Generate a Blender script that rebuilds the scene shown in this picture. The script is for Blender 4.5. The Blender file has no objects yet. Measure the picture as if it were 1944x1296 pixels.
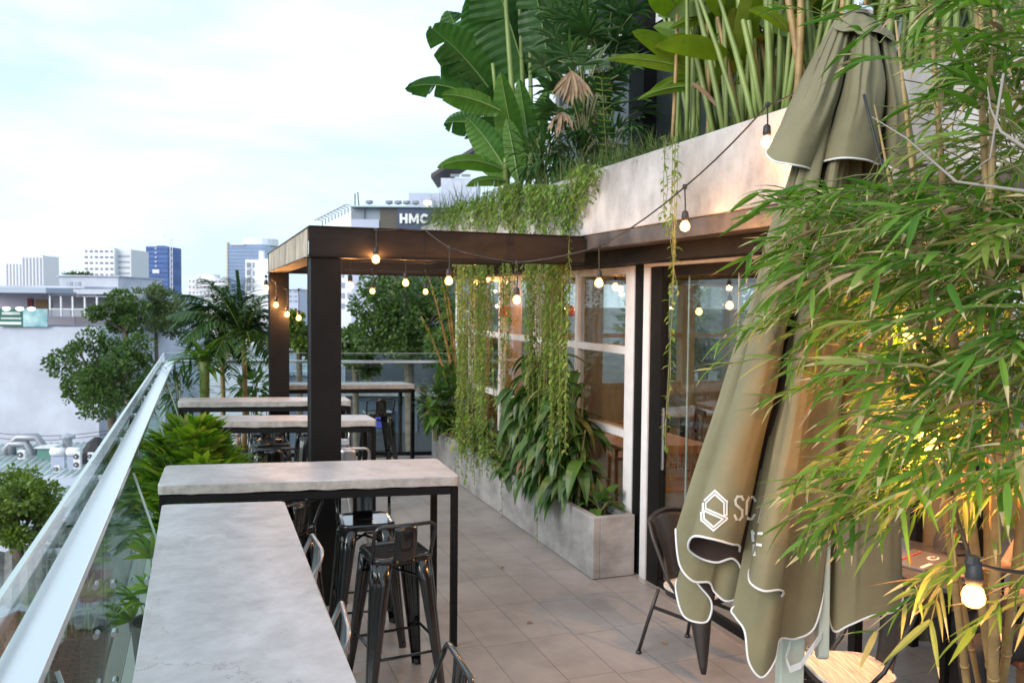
import bpy, math, random
from mathutils import Vector, Matrix, noise
from mathutils.bvhtree import BVHTree
R = random.Random(7)
sc = bpy.context.scene
COL = sc.collection
rad = math.radians
# ------------------------------------------------------------------ camera
F, CX, CY, H = 1600.0, 972.0, 648.0, 2.1
_y, _p, _r = rad(20.3), rad(2.66), rad(0.55)
CF = Vector((math.sin(_y)*math.cos(_p), math.cos(_y)*math.cos(_p), -math.sin(_p)))
_r0 = Vector((math.cos(_y), -math.sin(_y), 0)); _u0 = _r0.cross(CF)
CR = _r0*math.cos(_r) + _u0*math.sin(_r)
CU = _u0*math.cos(_r) - _r0*math.sin(_r)
EYE = Vector((0, 0, H))
cam = bpy.data.cameras.new('camera'); camo = bpy.data.objects.new('camera', cam); COL.objects.link(camo)
m = Matrix((CR, CU, -CF)).transposed().to_4x4(); m.translation = EYE
camo.matrix_world = m
cam.sensor_width = 36; cam.lens = 36*F/1944; cam.clip_start = 0.05; cam.clip_end = 3000
cam.dof.use_dof = True; cam.dof.focus_distance = 2.9; cam.dof.aperture_fstop = 7.0
sc.camera = camo

def ray(x, y): return CF + CR*((x-CX)/F) - CU*((y-CY)/F)
def atZ(x, y, z): d = ray(x, y); return EYE + d*((z-H)/d.z)
def atX(x, y, X): d = ray(x, y); return EYE + d*(X/d.x)
def atY(x, y, Y): d = ray(x, y); return EYE + d*(Y/d.y)
def atD(x, y, D): return EYE + ray(x, y)*D

# ------------------------------------------------------------------ mesh builder
class MB:
    def __init__(s): s.v = []; s.f = []; s.m = []
    def add(s, vs, fs, mi=0):
        b = len(s.v); s.v.extend(vs); s.f.extend([tuple(b+i for i in f) for f in fs]); s.m.extend([mi]*len(fs)); return s
    def box(s, lo, hi, mi=0):
        x0, y0, z0 = lo; x1, y1, z1 = hi
        return s.add([(x0,y0,z0),(x1,y0,z0),(x1,y1,z0),(x0,y1,z0),(x0,y0,z1),(x1,y0,z1),(x1,y1,z1),(x0,y1,z1)],
              [(0,3,2,1),(4,5,6,7),(0,1,5,4),(1,2,6,5),(2,3,7,6),(3,0,4,7)], mi)
    def prism(s, poly, z0, z1, mi=0):
        n = len(poly)
        vs = [(p[0], p[1], z0) for p in poly] + [(p[0], p[1], z1) for p in poly]
        return s.add(vs, [tuple(range(n-1,-1,-1)), tuple(range(n,2*n))] + [(i,(i+1)%n,n+(i+1)%n,n+i) for i in range(n)], mi)
    def bar(s, p, q, w, h=None, mi=0, up=(0,0,1), w2=None, h2=None):
        p = Vector(p); q = Vector(q); h = h or w; w2 = w2 or w; h2 = h2 or h
        d = (q-p).normalized(); up = Vector(up)
        if abs(d.dot(up)) > .98: up = Vector((0,1,0))
        a = d.cross(up).normalized(); b = a.cross(d)
        vs = []
        for c, ww, hh in ((p,w,h),(q,w2,h2)):
            for sx, sy in ((-1,-1),(1,-1),(1,1),(-1,1)): vs.append(tuple(c + a*(sx*ww/2) + b*(sy*hh/2)))
        return s.add(vs, [(3,2,1,0),(4,5,6,7),(0,1,5,4),(1,2,6,5),(2,3,7,6),(3,0,4,7)], mi)
    def tube(s, pts, r, n=8, mi=0, cap=True, closed=False):
        pts = [Vector(p) for p in pts]; k = len(pts)
        rs = r if isinstance(r, (list, tuple)) else [r]*k
        vs = []; pa = None
        for i, p in enumerate(pts):
            if closed: d = pts[(i+1)%k]-pts[i-1]
            else: d = pts[min(i+1,k-1)]-pts[max(i-1,0)]
            d = d.normalized() if d.length > 1e-9 else Vector((0,0,1))
            if pa is None:
                u = Vector((0,0,1)) if abs(d.z) < .9 else Vector((1,0,0)); a = d.cross(u).normalized()
            else:
                a = pa - d*pa.dot(d)
                a = a.normalized() if a.length > 1e-6 else d.orthogonal().normalized()
            pa = a; b = d.cross(a)
            for j in range(n):
                t = 2*math.pi*j/n; vs.append(tuple(p + (a*math.cos(t)+b*math.sin(t))*rs[i]))
        fs = []
        for i in range(k if closed else k-1):
            i2 = (i+1) % k
            for j in range(n): fs.append((i*n+j, i*n+(j+1)%n, i2*n+(j+1)%n, i2*n+j))
        if cap and not closed: fs += [tuple(range(n-1,-1,-1)), tuple(range((k-1)*n, k*n))]
        return s.add(vs, fs, mi)
    def lathe(s, prof, c=(0,0,0), n=16, mi=0):
        vs = []; fs = []; k = len(prof)
        for r, z in prof:
            for j in range(n):
                t = 2*math.pi*j/n; vs.append((c[0]+r*math.cos(t), c[1]+r*math.sin(t), c[2]+z))
        for i in range(k-1):
            for j in range(n): fs.append((i*n+j, i*n+(j+1)%n, (i+1)*n+(j+1)%n, (i+1)*n+j))
        fs += [tuple(range(n-1,-1,-1)), tuple(range((k-1)*n, k*n))]
        return s.add(vs, fs, mi)
    def blade(s, p, d, L, w, droop=.5, n=4, prof='lance', fold=.15, up=None, mi=0, twist=0.0, side=None, tip=0):
        p = Vector(p); d = Vector(d).normalized()
        if side is None:
            u = Vector(up) if up is not None else Vector((0,0,1))
            sd = d.cross(u)
            if sd.length < .05: sd = Vector((R.uniform(-1,1), R.uniform(-1,1), 0))
            sd = sd.normalized()
        else: sd = Vector(side).normalized()
        if twist: sd = (Matrix.Rotation(twist, 3, d) @ sd)
        vs = []; st = L/n
        for i in range(n+1):
            t = i/n
            if prof == 'lance': ww = math.sin(math.pi*min(1, .06+.94*t)**.62)
            elif prof == 'strap': ww = min(1, .35+3*t)*min(1, (1-t)*3.0+.02)
            elif prof == 'paddle': ww = (math.sin(math.pi*min(1, .04+.96*t)**.8))**.6
            elif prof == 'heart': ww = math.sin(math.pi*min(1,.12+.88*t)**.5)
            else: ww = 1-t
            ww = max(ww, .015)*w/2
            nr = sd.cross(d)
            if fold is None: vs += [tuple(p-sd*ww), tuple(p+sd*ww)]
            else: vs += [tuple(p-sd*ww+nr*(fold*ww)), tuple(p), tuple(p+sd*ww+nr*(fold*ww))]
            d = (d + Vector((0,0,-1))*(droop/n)).normalized()
            p = p + d*st
            sd2 = sd - d*sd.dot(d)
            if sd2.length > .1: sd = sd2.normalized()
        fs = []
        if fold is None:
            for i in range(n): fs.append((2*i,2*i+1,2*i+3,2*i+2))
        else:
            for i in range(n):
                a = 3*i; fs += [(a,a+1,a+4,a+3),(a+1,a+2,a+5,a+4)]
        s.add(vs, fs, mi)
        if tip: s.m[-2*tip:] = [mi+1]*(2*tip)
        return s
    def build(s, name, mats, parent=None, smooth=False, bevel=0, loc=None, solid=0, subd=0, seg=2):
        me = bpy.data.meshes.new(name)
        off = Vector((0,0,0))
        if parent is not None and not parent.get('_local'):
            q = parent
            while q is not None: off += q.location; q = q.parent
        if loc is not None: off = Vector(loc)
        vs = s.v if off.length == 0 else [(a[0]-off.x, a[1]-off.y, a[2]-off.z) for a in s.v]
        me.from_pydata([tuple(a) for a in vs], [], s.f)
        if not isinstance(mats, (list, tuple)): mats = [mats]
        for mm in mats: me.materials.append(mm)
        if len(mats) > 1: me.polygons.foreach_set('material_index', s.m)
        if smooth: me.polygons.foreach_set('use_smooth', [True]*len(me.polygons))
        me.update()
        o = bpy.data.objects.new(name, me); COL.objects.link(o)
        if parent is not None: o.parent = parent
        elif loc is not None: o.location = loc
        if solid:
            md = o.modifiers.new('solid','SOLIDIFY'); md.thickness = solid; md.offset = 0
        if bevel:
            md = o.modifiers.new('bevel','BEVEL'); md.width = bevel; md.segments = seg; md.limit_method = 'ANGLE'; md.angle_limit = rad(40)
        if subd:
            md = o.modifiers.new('sub','SUBSURF'); md.levels = subd; md.render_levels = subd
        return o

def tag(o, label=None, cat=None, group=None, kind=None):
    if label: o['label'] = label
    if cat: o['category'] = cat
    if group: o['group'] = group
    if kind: o['kind'] = kind
    return o
def thing(name, label, cat, loc=(0,0,0), rz=0, group=None, local=False):
    o = bpy.data.objects.new(name, None); COL.objects.link(o); o.empty_display_size = .1
    o.location = loc; o.rotation_euler = (0,0,rz)
    if local: o['_local'] = 1
    return tag(o, label, cat, group)
def dup(root, loc, rz, label, group=None, scale=None):
    r = root.copy(); COL.objects.link(r); r.location = loc; r.rotation_euler = (0,0,rz); r['label'] = label
    if group: r['group'] = group
    if scale: r.scale = (scale,)*3
    def rec(src, dst):
        for ch in src.children:
            c = ch.copy(); COL.objects.link(c); c.parent = dst; rec(ch, c)
    rec(root, r)
    return r

# ------------------------------------------------------------------ materials
MATS = {}
def mat(name, col, rough=.5, metal=0, noise_amt=0, noise_scale=5, bump=0, bump_scale=40, coat=0, spec=None, coords='Object', col2=None, detail=6, stretch=None):
    if name in MATS: return MATS[name]
    mt = bpy.data.materials.new(name); mt.use_nodes = True; nt = mt.node_tree; b = nt.nodes['Principled BSDF']
    b.inputs['Base Color'].default_value = (*col, 1); b.inputs['Roughness'].default_value = rough; b.inputs['Metallic'].default_value = metal
    if coat: b.inputs['Coat Weight'].default_value = coat; b.inputs['Coat Roughness'].default_value = .12
    if spec is not None: b.inputs['Specular IOR Level'].default_value = spec
    if noise_amt or bump or col2:
        tc = nt.nodes.new('ShaderNodeTexCoord'); out = tc.outputs['Object']
        if coords == 'World':
            g = nt.nodes.new('ShaderNodeNewGeometry'); out = g.outputs['Position']
        if stretch:
            mp = nt.nodes.new('ShaderNodeMapping'); mp.inputs['Scale'].default_value = stretch
            nt.links.new(out, mp.inputs['Vector']); out = mp.outputs['Vector']
        nz = nt.nodes.new('ShaderNodeTexNoise'); nz.inputs['Scale'].default_value = noise_scale; nz.inputs['Detail'].default_value = detail; nz.inputs['Roughness'].default_value = .62
        nt.links.new(out, nz.inputs['Vector'])
        if noise_amt or col2:
            cr = nt.nodes.new('ShaderNodeValToRGB')
            c2 = col2 or tuple(c*(1-noise_amt) for c in col)
            c1 = col if col2 else tuple(min(1,c*(1+noise_amt*.6)) for c in col)
            cr.color_ramp.elements[0].position = .33; cr.color_ramp.elements[1].position = .67
            cr.color_ramp.elements[0].color = (*c2,1); cr.color_ramp.elements[1].color = (*c1,1)
            nt.links.new(nz.outputs['Fac'], cr.inputs['Fac']); nt.links.new(cr.outputs['Color'], b.inputs['Base Color'])
            mr = nt.nodes.new('ShaderNodeMapRange'); mr.inputs['To Min'].default_value = min(1,rough*1.25); mr.inputs['To Max'].default_value = rough*.8
            nt.links.new(nz.outputs['Fac'], mr.inputs['Value']); nt.links.new(mr.outputs['Result'], b.inputs['Roughness'])
        if bump:
            n2 = nt.nodes.new('ShaderNodeTexNoise'); n2.inputs['Scale'].default_value = bump_scale; n2.inputs['Detail'].default_value = 5
            nt.links.new(out, n2.inputs['Vector'])
            bp = nt.nodes.new('ShaderNodeBump'); bp.inputs['Strength'].default_value = bump; bp.inputs['Distance'].default_value = .01
            nt.links.new(n2.outputs['Fac'], bp.inputs['Height']); nt.links.new(bp.outputs['Normal'], b.inputs['Normal'])
    MATS[name] = mt; return mt
def leaf(name, c1, c2, c3=None, trans=.3, rough=.42, spec=.5):
    if name in MATS: return MATS[name]
    mt = bpy.data.materials.new(name); mt.use_nodes = True; nt = mt.node_tree; b = nt.nodes['Principled BSDF']
    g = nt.nodes.new('ShaderNodeNewGeometry'); cr = nt.nodes.new('ShaderNodeValToRGB')
    cr.color_ramp.elements[0].color = (*c1,1); cr.color_ramp.elements[1].color = (*c2,1)
    if c3:
        cr.color_ramp.elements[1].position = .86; e = cr.color_ramp.elements.new(.95); e.color = (*c3,1)
    nt.links.new(g.outputs['Random Per Island'], cr.inputs['Fac'])
    nz = nt.nodes.new('ShaderNodeTexNoise'); nz.inputs['Scale'].default_value = 9; nz.inputs['Detail'].default_value = 3
    tc = nt.nodes.new('ShaderNodeTexCoord'); nt.links.new(tc.outputs['Object'], nz.inputs['Vector'])
    mx = nt.nodes.new('ShaderNodeMix'); mx.data_type = 'RGBA'; mx.blend_type = 'MULTIPLY'; mx.inputs['Factor'].default_value = .55
    cr2 = nt.nodes.new('ShaderNodeValToRGB'); cr2.color_ramp.elements[0].position = .35; cr2.color_ramp.elements[1].position = .62
    cr2.color_ramp.elements[0].color = (.62,.66,.55,1); cr2.color_ramp.elements[1].color = (1.15,1.12,1.0,1)
    nt.links.new(nz.outputs['Fac'], cr2.inputs['Fac'])
    nt.links.new(cr.outputs['Color'], mx.inputs[6]); nt.links.new(cr2.outputs['Color'], mx.inputs[7])
    nt.links.new(mx.outputs[2], b.inputs['Base Color'])
    b.inputs['Roughness'].default_value = rough; b.inputs['Specular IOR Level'].default_value = spec
    tr = nt.nodes.new('ShaderNodeBsdfTranslucent')
    hs = nt.nodes.new('ShaderNodeHueSaturation'); hs.inputs['Value'].default_value = 1.5; hs.inputs['Saturation'].default_value = 1.1
    nt.links.new(mx.outputs[2], hs.inputs['Color']); nt.links.new(hs.outputs['Color'], tr.inputs['Color'])
    ms = nt.nodes.new('ShaderNodeMixShader'); ms.inputs['Fac'].default_value = trans
    nt.links.new(b.outputs[0], ms.inputs[1]); nt.links.new(tr.outputs[0], ms.inputs[2])
    nt.links.new(ms.outputs[0], nt.nodes['Material Output'].inputs['Surface'])
    MATS[name] = mt; return mt
def emit(name, col, s):
    mt = bpy.data.materials.new(name); mt.use_nodes = True; nt = mt.node_tree; b = nt.nodes['Principled BSDF']
    b.inputs['Base Color'].default_value = (.8,.7,.5,1)
    b.inputs['Emission Color'].default_value = (*col,1); b.inputs['Emission Strength'].default_value = s
    MATS[name] = mt; return mt
def glassmat(name, tint, ior=1.45, boost=0.0, rough=0.0):
    mt = bpy.data.materials.new(name); mt.use_nodes = True; nt = mt.node_tree
    nt.nodes.remove(nt.nodes['Principled BSDF'])
    t = nt.nodes.new('ShaderNodeBsdfTransparent'); t.inputs['Color'].default_value = (*tint,1)
    g = nt.nodes.new('ShaderNodeBsdfGlossy'); g.inputs['Roughness'].default_value = rough
    lw = nt.nodes.new('ShaderNodeLayerWeight'); lw.inputs['Blend'].default_value = .5
    pw = nt.nodes.new('ShaderNodeMath'); pw.operation = 'POWER'; pw.inputs[1].default_value = 5; nt.links.new(lw.outputs['Facing'], pw.inputs[0])
    ad = nt.nodes.new('ShaderNodeMath'); ad.operation = 'MULTIPLY_ADD'; ad.use_clamp = True; f0 = ((ior-1)/(ior+1))**2+boost
    ad.inputs[1].default_value = 1-f0; ad.inputs[2].default_value = f0; nt.links.new(pw.outputs[0], ad.inputs[0])
    ms = nt.nodes.new('ShaderNodeMixShader')
    nt.links.new(ad.outputs[0], ms.inputs['Fac']); nt.links.new(t.outputs[0], ms.inputs[1]); nt.links.new(g.outputs[0], ms.inputs[2])
    nt.links.new(ms.outputs[0], nt.nodes['Material Output'].inputs['Surface'])
    return mt

def concrete(name, c1, c2, rough):
    mt = bpy.data.materials.new(name); mt.use_nodes = True; nt = mt.node_tree; b = nt.nodes['Principled BSDF']; N = nt.nodes.new; L = nt.links.new
    g = N('ShaderNodeNewGeometry')
    def nz(s, d, r=.6, dist=0):
        n = N('ShaderNodeTexNoise'); n.inputs['Scale'].default_value = s; n.inputs['Detail'].default_value = d; n.inputs['Roughness'].default_value = r; n.inputs['Distortion'].default_value = dist; L(g.outputs['Position'], n.inputs['Vector']); return n
    a = nz(1.7, 12, .72, .6); c = nz(7, 8, .7, .3); e = nz(90, 3)
    m1 = N('ShaderNodeMath'); m1.operation = 'MULTIPLY_ADD'; m1.inputs[1].default_value = .6; L(a.outputs['Fac'], m1.inputs[0])
    m2 = N('ShaderNodeMath'); m2.operation = 'MULTIPLY'; m2.inputs[1].default_value = .4; L(c.outputs['Fac'], m2.inputs[0]); L(m2.outputs[0], m1.inputs[2])
    cr = N('ShaderNodeValToRGB'); cr.color_ramp.elements[0].position = .36; cr.color_ramp.elements[1].position = .62
    cr.color_ramp.elements[0].color = (*c2,1); cr.color_ramp.elements[1].color = (*c1,1); L(m1.outputs[0], cr.inputs['Fac'])
    v = N('ShaderNodeTexVoronoi'); v.inputs['Scale'].default_value = 13; v.inputs['Randomness'].default_value = 1; L(g.outputs['Position'], v.inputs['Vector'])
    lt = N('ShaderNodeMath'); lt.operation = 'LESS_THAN'; lt.inputs[1].default_value = .045; L(v.outputs['Distance'], lt.inputs[0])
    gt = N('ShaderNodeMath'); gt.operation = 'GREATER_THAN'; gt.inputs[1].default_value = .52; L(c.outputs['Fac'], gt.inputs[0])
    pm = N('ShaderNodeMath'); pm.operation = 'MULTIPLY'; L(lt.outputs[0], pm.inputs[0]); L(gt.outputs[0], pm.inputs[1])
    v2 = N('ShaderNodeTexVoronoi'); v2.feature = 'DISTANCE_TO_EDGE'; v2.inputs['Scale'].default_value = .85
    wv = N('ShaderNodeVectorMath'); wv.operation = 'MULTIPLY_ADD'; wv.inputs[1].default_value = (.25,.25,.25); L(c.outputs['Color'], wv.inputs[0]); L(g.outputs['Position'], wv.inputs[2]); L(wv.outputs[0], v2.inputs['Vector'])
    l2 = N('ShaderNodeMath'); l2.operation = 'LESS_THAN'; l2.inputs[1].default_value = .0022; L(v2.outputs['Distance'], l2.inputs[0])
    g2 = N('ShaderNodeMath'); g2.operation = 'GREATER_THAN'; g2.inputs[1].default_value = .50; L(a.outputs['Fac'], g2.inputs[0])
    cm = N('ShaderNodeMath'); cm.operation = 'MULTIPLY'; L(l2.outputs[0], cm.inputs[0]); L(g2.outputs[0], cm.inputs[1])
    mxm = N('ShaderNodeMath'); mxm.operation = 'MAXIMUM'; L(pm.outputs[0], mxm.inputs[0]); L(cm.outputs[0], mxm.inputs[1])
    sc_ = N('ShaderNodeMath'); sc_.operation = 'MULTIPLY'; sc_.inputs[1].default_value = .55; L(mxm.outputs[0], sc_.inputs[0])
    mx = N('ShaderNodeMix'); mx.data_type = 'RGBA'; L(sc_.outputs[0], mx.inputs['Factor']); L(cr.outputs['Color'], mx.inputs[6]); mx.inputs[7].default_value = (.12,.11,.105,1); L(mx.outputs[2], b.inputs['Base Color'])
    mr = N('ShaderNodeMapRange'); mr.inputs['To Min'].default_value = rough*1.5; mr.inputs['To Max'].default_value = rough*.6; L(c.outputs['Fac'], mr.inputs['Value']); L(mr.outputs[0], b.inputs['Roughness'])
    bp = N('ShaderNodeBump'); bp.inputs['Strength'].default_value = .15; bp.inputs['Distance'].default_value = .004; L(e.outputs['Fac'], bp.inputs['Height']); L(bp.outputs[0], b.inputs['Normal'])
    MATS[name] = mt; return mt
M_ctop = concrete('table_concrete', (.465,.47,.50), (.265,.262,.27), .42)
M_cedge = mat('table_edge_concrete', (.40,.38,.36), .7, noise_amt=.25, noise_scale=14, bump=.5, bump_scale=45, coords='World')
M_planter = mat('planter_concrete', (.36,.36,.36), .75, noise_amt=.38, noise_scale=3.0, bump=.2, bump_scale=30, coords='World', stretch=(1,1,1.5))
M_fascia = mat('fascia_plaster', (.45,.442,.432), .88, noise_amt=.5, noise_scale=1.5, bump=.5, bump_scale=30, coords='World', stretch=(1.2,1.2,.9), detail=14)
M_black = mat('black_steel', (.0065,.0063,.0068), .55, noise_amt=.3, noise_scale=6, bump=.05, coords='World', spec=.22)
M_brownsteel = mat('painted_beam_steel', (.015,.012,.011), .5, noise_amt=.5, noise_scale=5, bump=.1, bump_scale=20, coords='World', stretch=(.5,.5,2), spec=.25)
M_beige = mat('weathered_primer', (.42,.36,.28), .75, noise_amt=.5, noise_scale=5, coords='World', stretch=(1,1,.5))
M_stool = mat('gloss_black_sheet_metal', (.010,.010,.011), .15, noise_amt=.2, noise_scale=8, coat=.6)
M_silver = mat('silver_sheet_metal', (.50,.51,.54), .34, metal=.75, noise_amt=.15, noise_scale=7)
M_rivet = mat('brass_screw', (.35,.24,.12), .4, metal=.8)
M_inox = mat('brushed_stainless', (.78,.79,.80), .19, metal=1, noise_amt=.05, noise_scale=3, stretch=(1,.1,1))
M_white = mat('white_frame_paint', (.72,.72,.74), .45, noise_amt=.1, noise_scale=8, bump=.05)
M_wood = mat('tan_window_wood', (.45,.335,.21), .5, noise_amt=.25, noise_scale=4, stretch=(6,6,.6))
M_chairwood = mat('orange_brown_wood', (.36,.17,.06), .45, noise_amt=.3, noise_scale=5, stretch=(5,5,.8))
M_darkwood = mat('dark_walnut', (.10,.055,.035), .45, noise_amt=.35, noise_scale=5, stretch=(5,1,5))
M_seatwood = mat('greyed_seat_wood', (.62,.57,.50), .65, noise_amt=.45, noise_scale=9, stretch=(.8,9,3), bump=.2)
M_gun = mat('gunmetal_chair', (.055,.050,.048), .38, metal=.5, noise_amt=.25, noise_scale=6)
M_canvas = mat('olive_canvas', (.215,.192,.115), .85, noise_amt=.16, noise_scale=3, bump=.45, bump_scale=13, coords='World', spec=.25)
M_lining = mat('brown_lining', (.045,.030,.025), .85, bump=.1, bump_scale=300)
M_piping = mat('white_piping', (.72,.72,.72), .6)
M_sage = mat('sage_enamel', (.46,.50,.43), .42, noise_amt=.06, noise_scale=5)
M_print = mat('white_print', (.78,.79,.78), .7)
M_cable = mat('black_rubber', (.022,.021,.022), .55)
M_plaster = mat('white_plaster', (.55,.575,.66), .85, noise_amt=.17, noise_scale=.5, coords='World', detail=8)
M_cane = mat('bamboo_cane', (.35,.23,.09), .5, noise_amt=.35, noise_scale=9)
M_greencane = mat('green_cane', (.20,.27,.07), .45, noise_amt=.4, noise_scale=5, stretch=(1,1,.4))
M_bark = mat('grey_bark', (.12,.095,.07), .9, noise_amt=.4, noise_scale=6, bump=.5, bump_scale=15)
M_stem = mat('vine_stem', (.16,.17,.06), .7)
M_soil = mat('potting_soil', (.045,.032,.022), .95, noise_amt=.5, noise_scale=20, bump=.6, bump_scale=30)
M_dead = mat('dry_leaf', (.30,.20,.12), .8, noise_amt=.4, noise_scale=9)
M_glass = glassmat('clear_glass', (.90,.96,.94), 1.45, .0)
M_rail_glass = glassmat('green_tinted_glass', (.915,.972,.955), 1.45, .0)
M_glassedge = mat('glass_edge', (.42,.52,.50), .2, spec=.8)
M_winglass = glassmat('window_glass', (.93,.95,.94), 1.5, .06)
def lampmat(name, col, s):
    mt = bpy.data.materials.new(name); mt.use_nodes = True; nt = mt.node_tree; nt.nodes.remove(nt.nodes['Principled BSDF'])
    e = nt.nodes.new('ShaderNodeEmission'); e.inputs['Color'].default_value = (*col,1); e.inputs['Strength'].default_value = s
    t = nt.nodes.new('ShaderNodeBsdfTransparent'); t.inputs['Color'].default_value = (.8,.8,.8,1); ad = nt.nodes.new('ShaderNodeAddShader')
    nt.links.new(e.outputs[0], ad.inputs[0]); nt.links.new(t.outputs[0], ad.inputs[1]); nt.links.new(ad.outputs[0], nt.nodes['Material Output'].inputs['Surface'])
    mt.cycles.emission_sampling = 'NONE'
    return mt
M_bulb = lampmat('warm_filament_glow', (1.0,.45,.12), 1.7)
def lamp(parent, loc, watt, r=.02):
    l = bpy.data.lights.new('lamp_light', 'POINT'); l.energy = watt; l.color = (1,.43,.13); l.shadow_soft_size = r
    o = bpy.data.objects.new('lamp_light', l); COL.objects.link(o); o.parent = parent; o.location = loc
    return o
L_bamboo = leaf('bamboo_leaf', (.06,.16,.022), (.165,.30,.045), (.36,.32,.13), .38, .55, .25)
L_bamboo2 = leaf('bamboo_leaf_tan_edge', (.15,.27,.03), (.34,.33,.11), None, .4, .5, .28)
L_banana = leaf('banana_leaf', (.030,.095,.022), (.055,.15,.028), None, .28, .36)
L_banana2 = leaf('young_banana_leaf', (.075,.19,.035), (.12,.24,.04), None, .35, .38)
L_heli = leaf('heliconia_leaf', (.10,.19,.022), (.17,.25,.03), (.30,.28,.05), .38, .35)
L_rhapis = leaf('lady_palm_leaf', (.06,.165,.018), (.22,.35,.045), (.34,.38,.08), .35, .45, .3)
L_palm = leaf('palm_leaflet', (.026,.080,.022), (.06,.13,.03), None, .25, .45)
L_dark = leaf('dark_strap_leaf', (.036,.10,.022), (.075,.155,.032), (.19,.17,.05), .22, .33)
L_vine = leaf('vine_leaf', (.11,.22,.042), (.25,.38,.085), (.33,.36,.12), .4, .5, .3)
L_tree = leaf('tree_leaf', (.04,.09,.018), (.10,.17,.032), None, .25, .5)
L_tree2 = leaf('tree_leaf_pale', (.055,.09,.03), (.12,.17,.05), None, .25, .55)
L_treeY = leaf('tree_leaf_yellow', (.08,.15,.02), (.16,.22,.035), None, .3, .5)
L_grass = leaf('fine_grass', (.07,.14,.035), (.14,.21,.07), (.28,.23,.11), .3, .5)

# ------------------------------------------------------------------ world, sun
w = bpy.data.worlds.new('World'); sc.world = w; w.use_nodes = True
nt = w.node_tree; bg = nt.nodes['Background']
sky = nt.nodes.new('ShaderNodeTexSky'); sky.sky_type = 'NISHITA'; sky.sun_disc = False
SUN_EL, SUN_AZ = rad(24), rad(-112)
sky.sun_elevation = SUN_EL; sky.sun_rotation = SUN_AZ; sky.air_density = 1.0; sky.dust_density = 1.5; sky.ozone_density = 1.0
tc = nt.nodes.new('ShaderNodeTexCoord'); mp = nt.nodes.new('ShaderNodeMapping'); mp.inputs['Scale'].default_value = (1.0,1.0,3.2); mp.inputs['Rotation'].default_value = (0,.12,.3)
nz = nt.nodes.new('ShaderNodeTexNoise'); nz.inputs['Scale'].default_value = 2.3; nz.inputs['Detail'].default_value = 7; nz.inputs['Roughness'].default_value = .55; nz.inputs['Distortion'].default_value = .25
cr = nt.nodes.new('ShaderNodeValToRGB'); cr.color_ramp.elements[0].position = .42; cr.color_ramp.elements[1].position = .66
cr.color_ramp.elements[0].color = (.12,.12,.12,1); cr.color_ramp.elements[1].color = (.97,.97,.97,1)
nt.links.new(tc.outputs['Generated'], mp.inputs['Vector']); nt.links.new(mp.outputs['Vector'], nz.inputs['Vector']); nt.links.new(nz.outputs['Fac'], cr.inputs['Fac'])
SKY_S = .10
base = nt.nodes.new('ShaderNodeMix'); base.data_type = 'RGBA'; base.inputs['Factor'].default_value = .85
base.inputs[7].default_value = (2.9,3.75,4.2,1)      # thin high haze that veils the blue
nt.links.new(sky.outputs[0], base.inputs[6])
mx = nt.nodes.new('ShaderNodeMix'); mx.data_type = 'RGBA'; mx.inputs[7].default_value = (4.5,5.4,6.35,1)   # lit cloud
nt.links.new(cr.outputs['Color'], mx.inputs['Factor']); nt.links.new(base.outputs[2], mx.inputs[6]); nt.links.new(mx.outputs[2], bg.inputs['Color'])
bg.inputs['Strength'].default_value = SKY_S
sun = bpy.data.lights.new('sun', 'SUN'); sun.energy = 1.2; sun.angle = rad(40); sun.color = (1,.965,.93)
so = bpy.data.objects.new('sun', sun); COL.objects.link(so)
sd = Vector((math.sin(SUN_AZ)*math.cos(SUN_EL), math.cos(SUN_AZ)*math.cos(SUN_EL), math.sin(SUN_EL)))
so.rotation_euler = sd.to_track_quat('Z','Y').to_euler(); so.location = sd*50
VS = sc.view_settings; sc.display_settings.display_device = 'sRGB'
VS.view_transform = "Standard"; VS.look = "None"; VS.gamma = 1; VS.exposure = 1.36
sc.render.engine = 'CYCLES'
sc.cycles.use_denoising = True
sc.cycles.max_bounces = 8; sc.cycles.transparent_max_bounces = 16; sc.cycles.sample_clamp_indirect = 6; sc.cycles.caustics_reflective = False; sc.cycles.caustics_refractive = False
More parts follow.
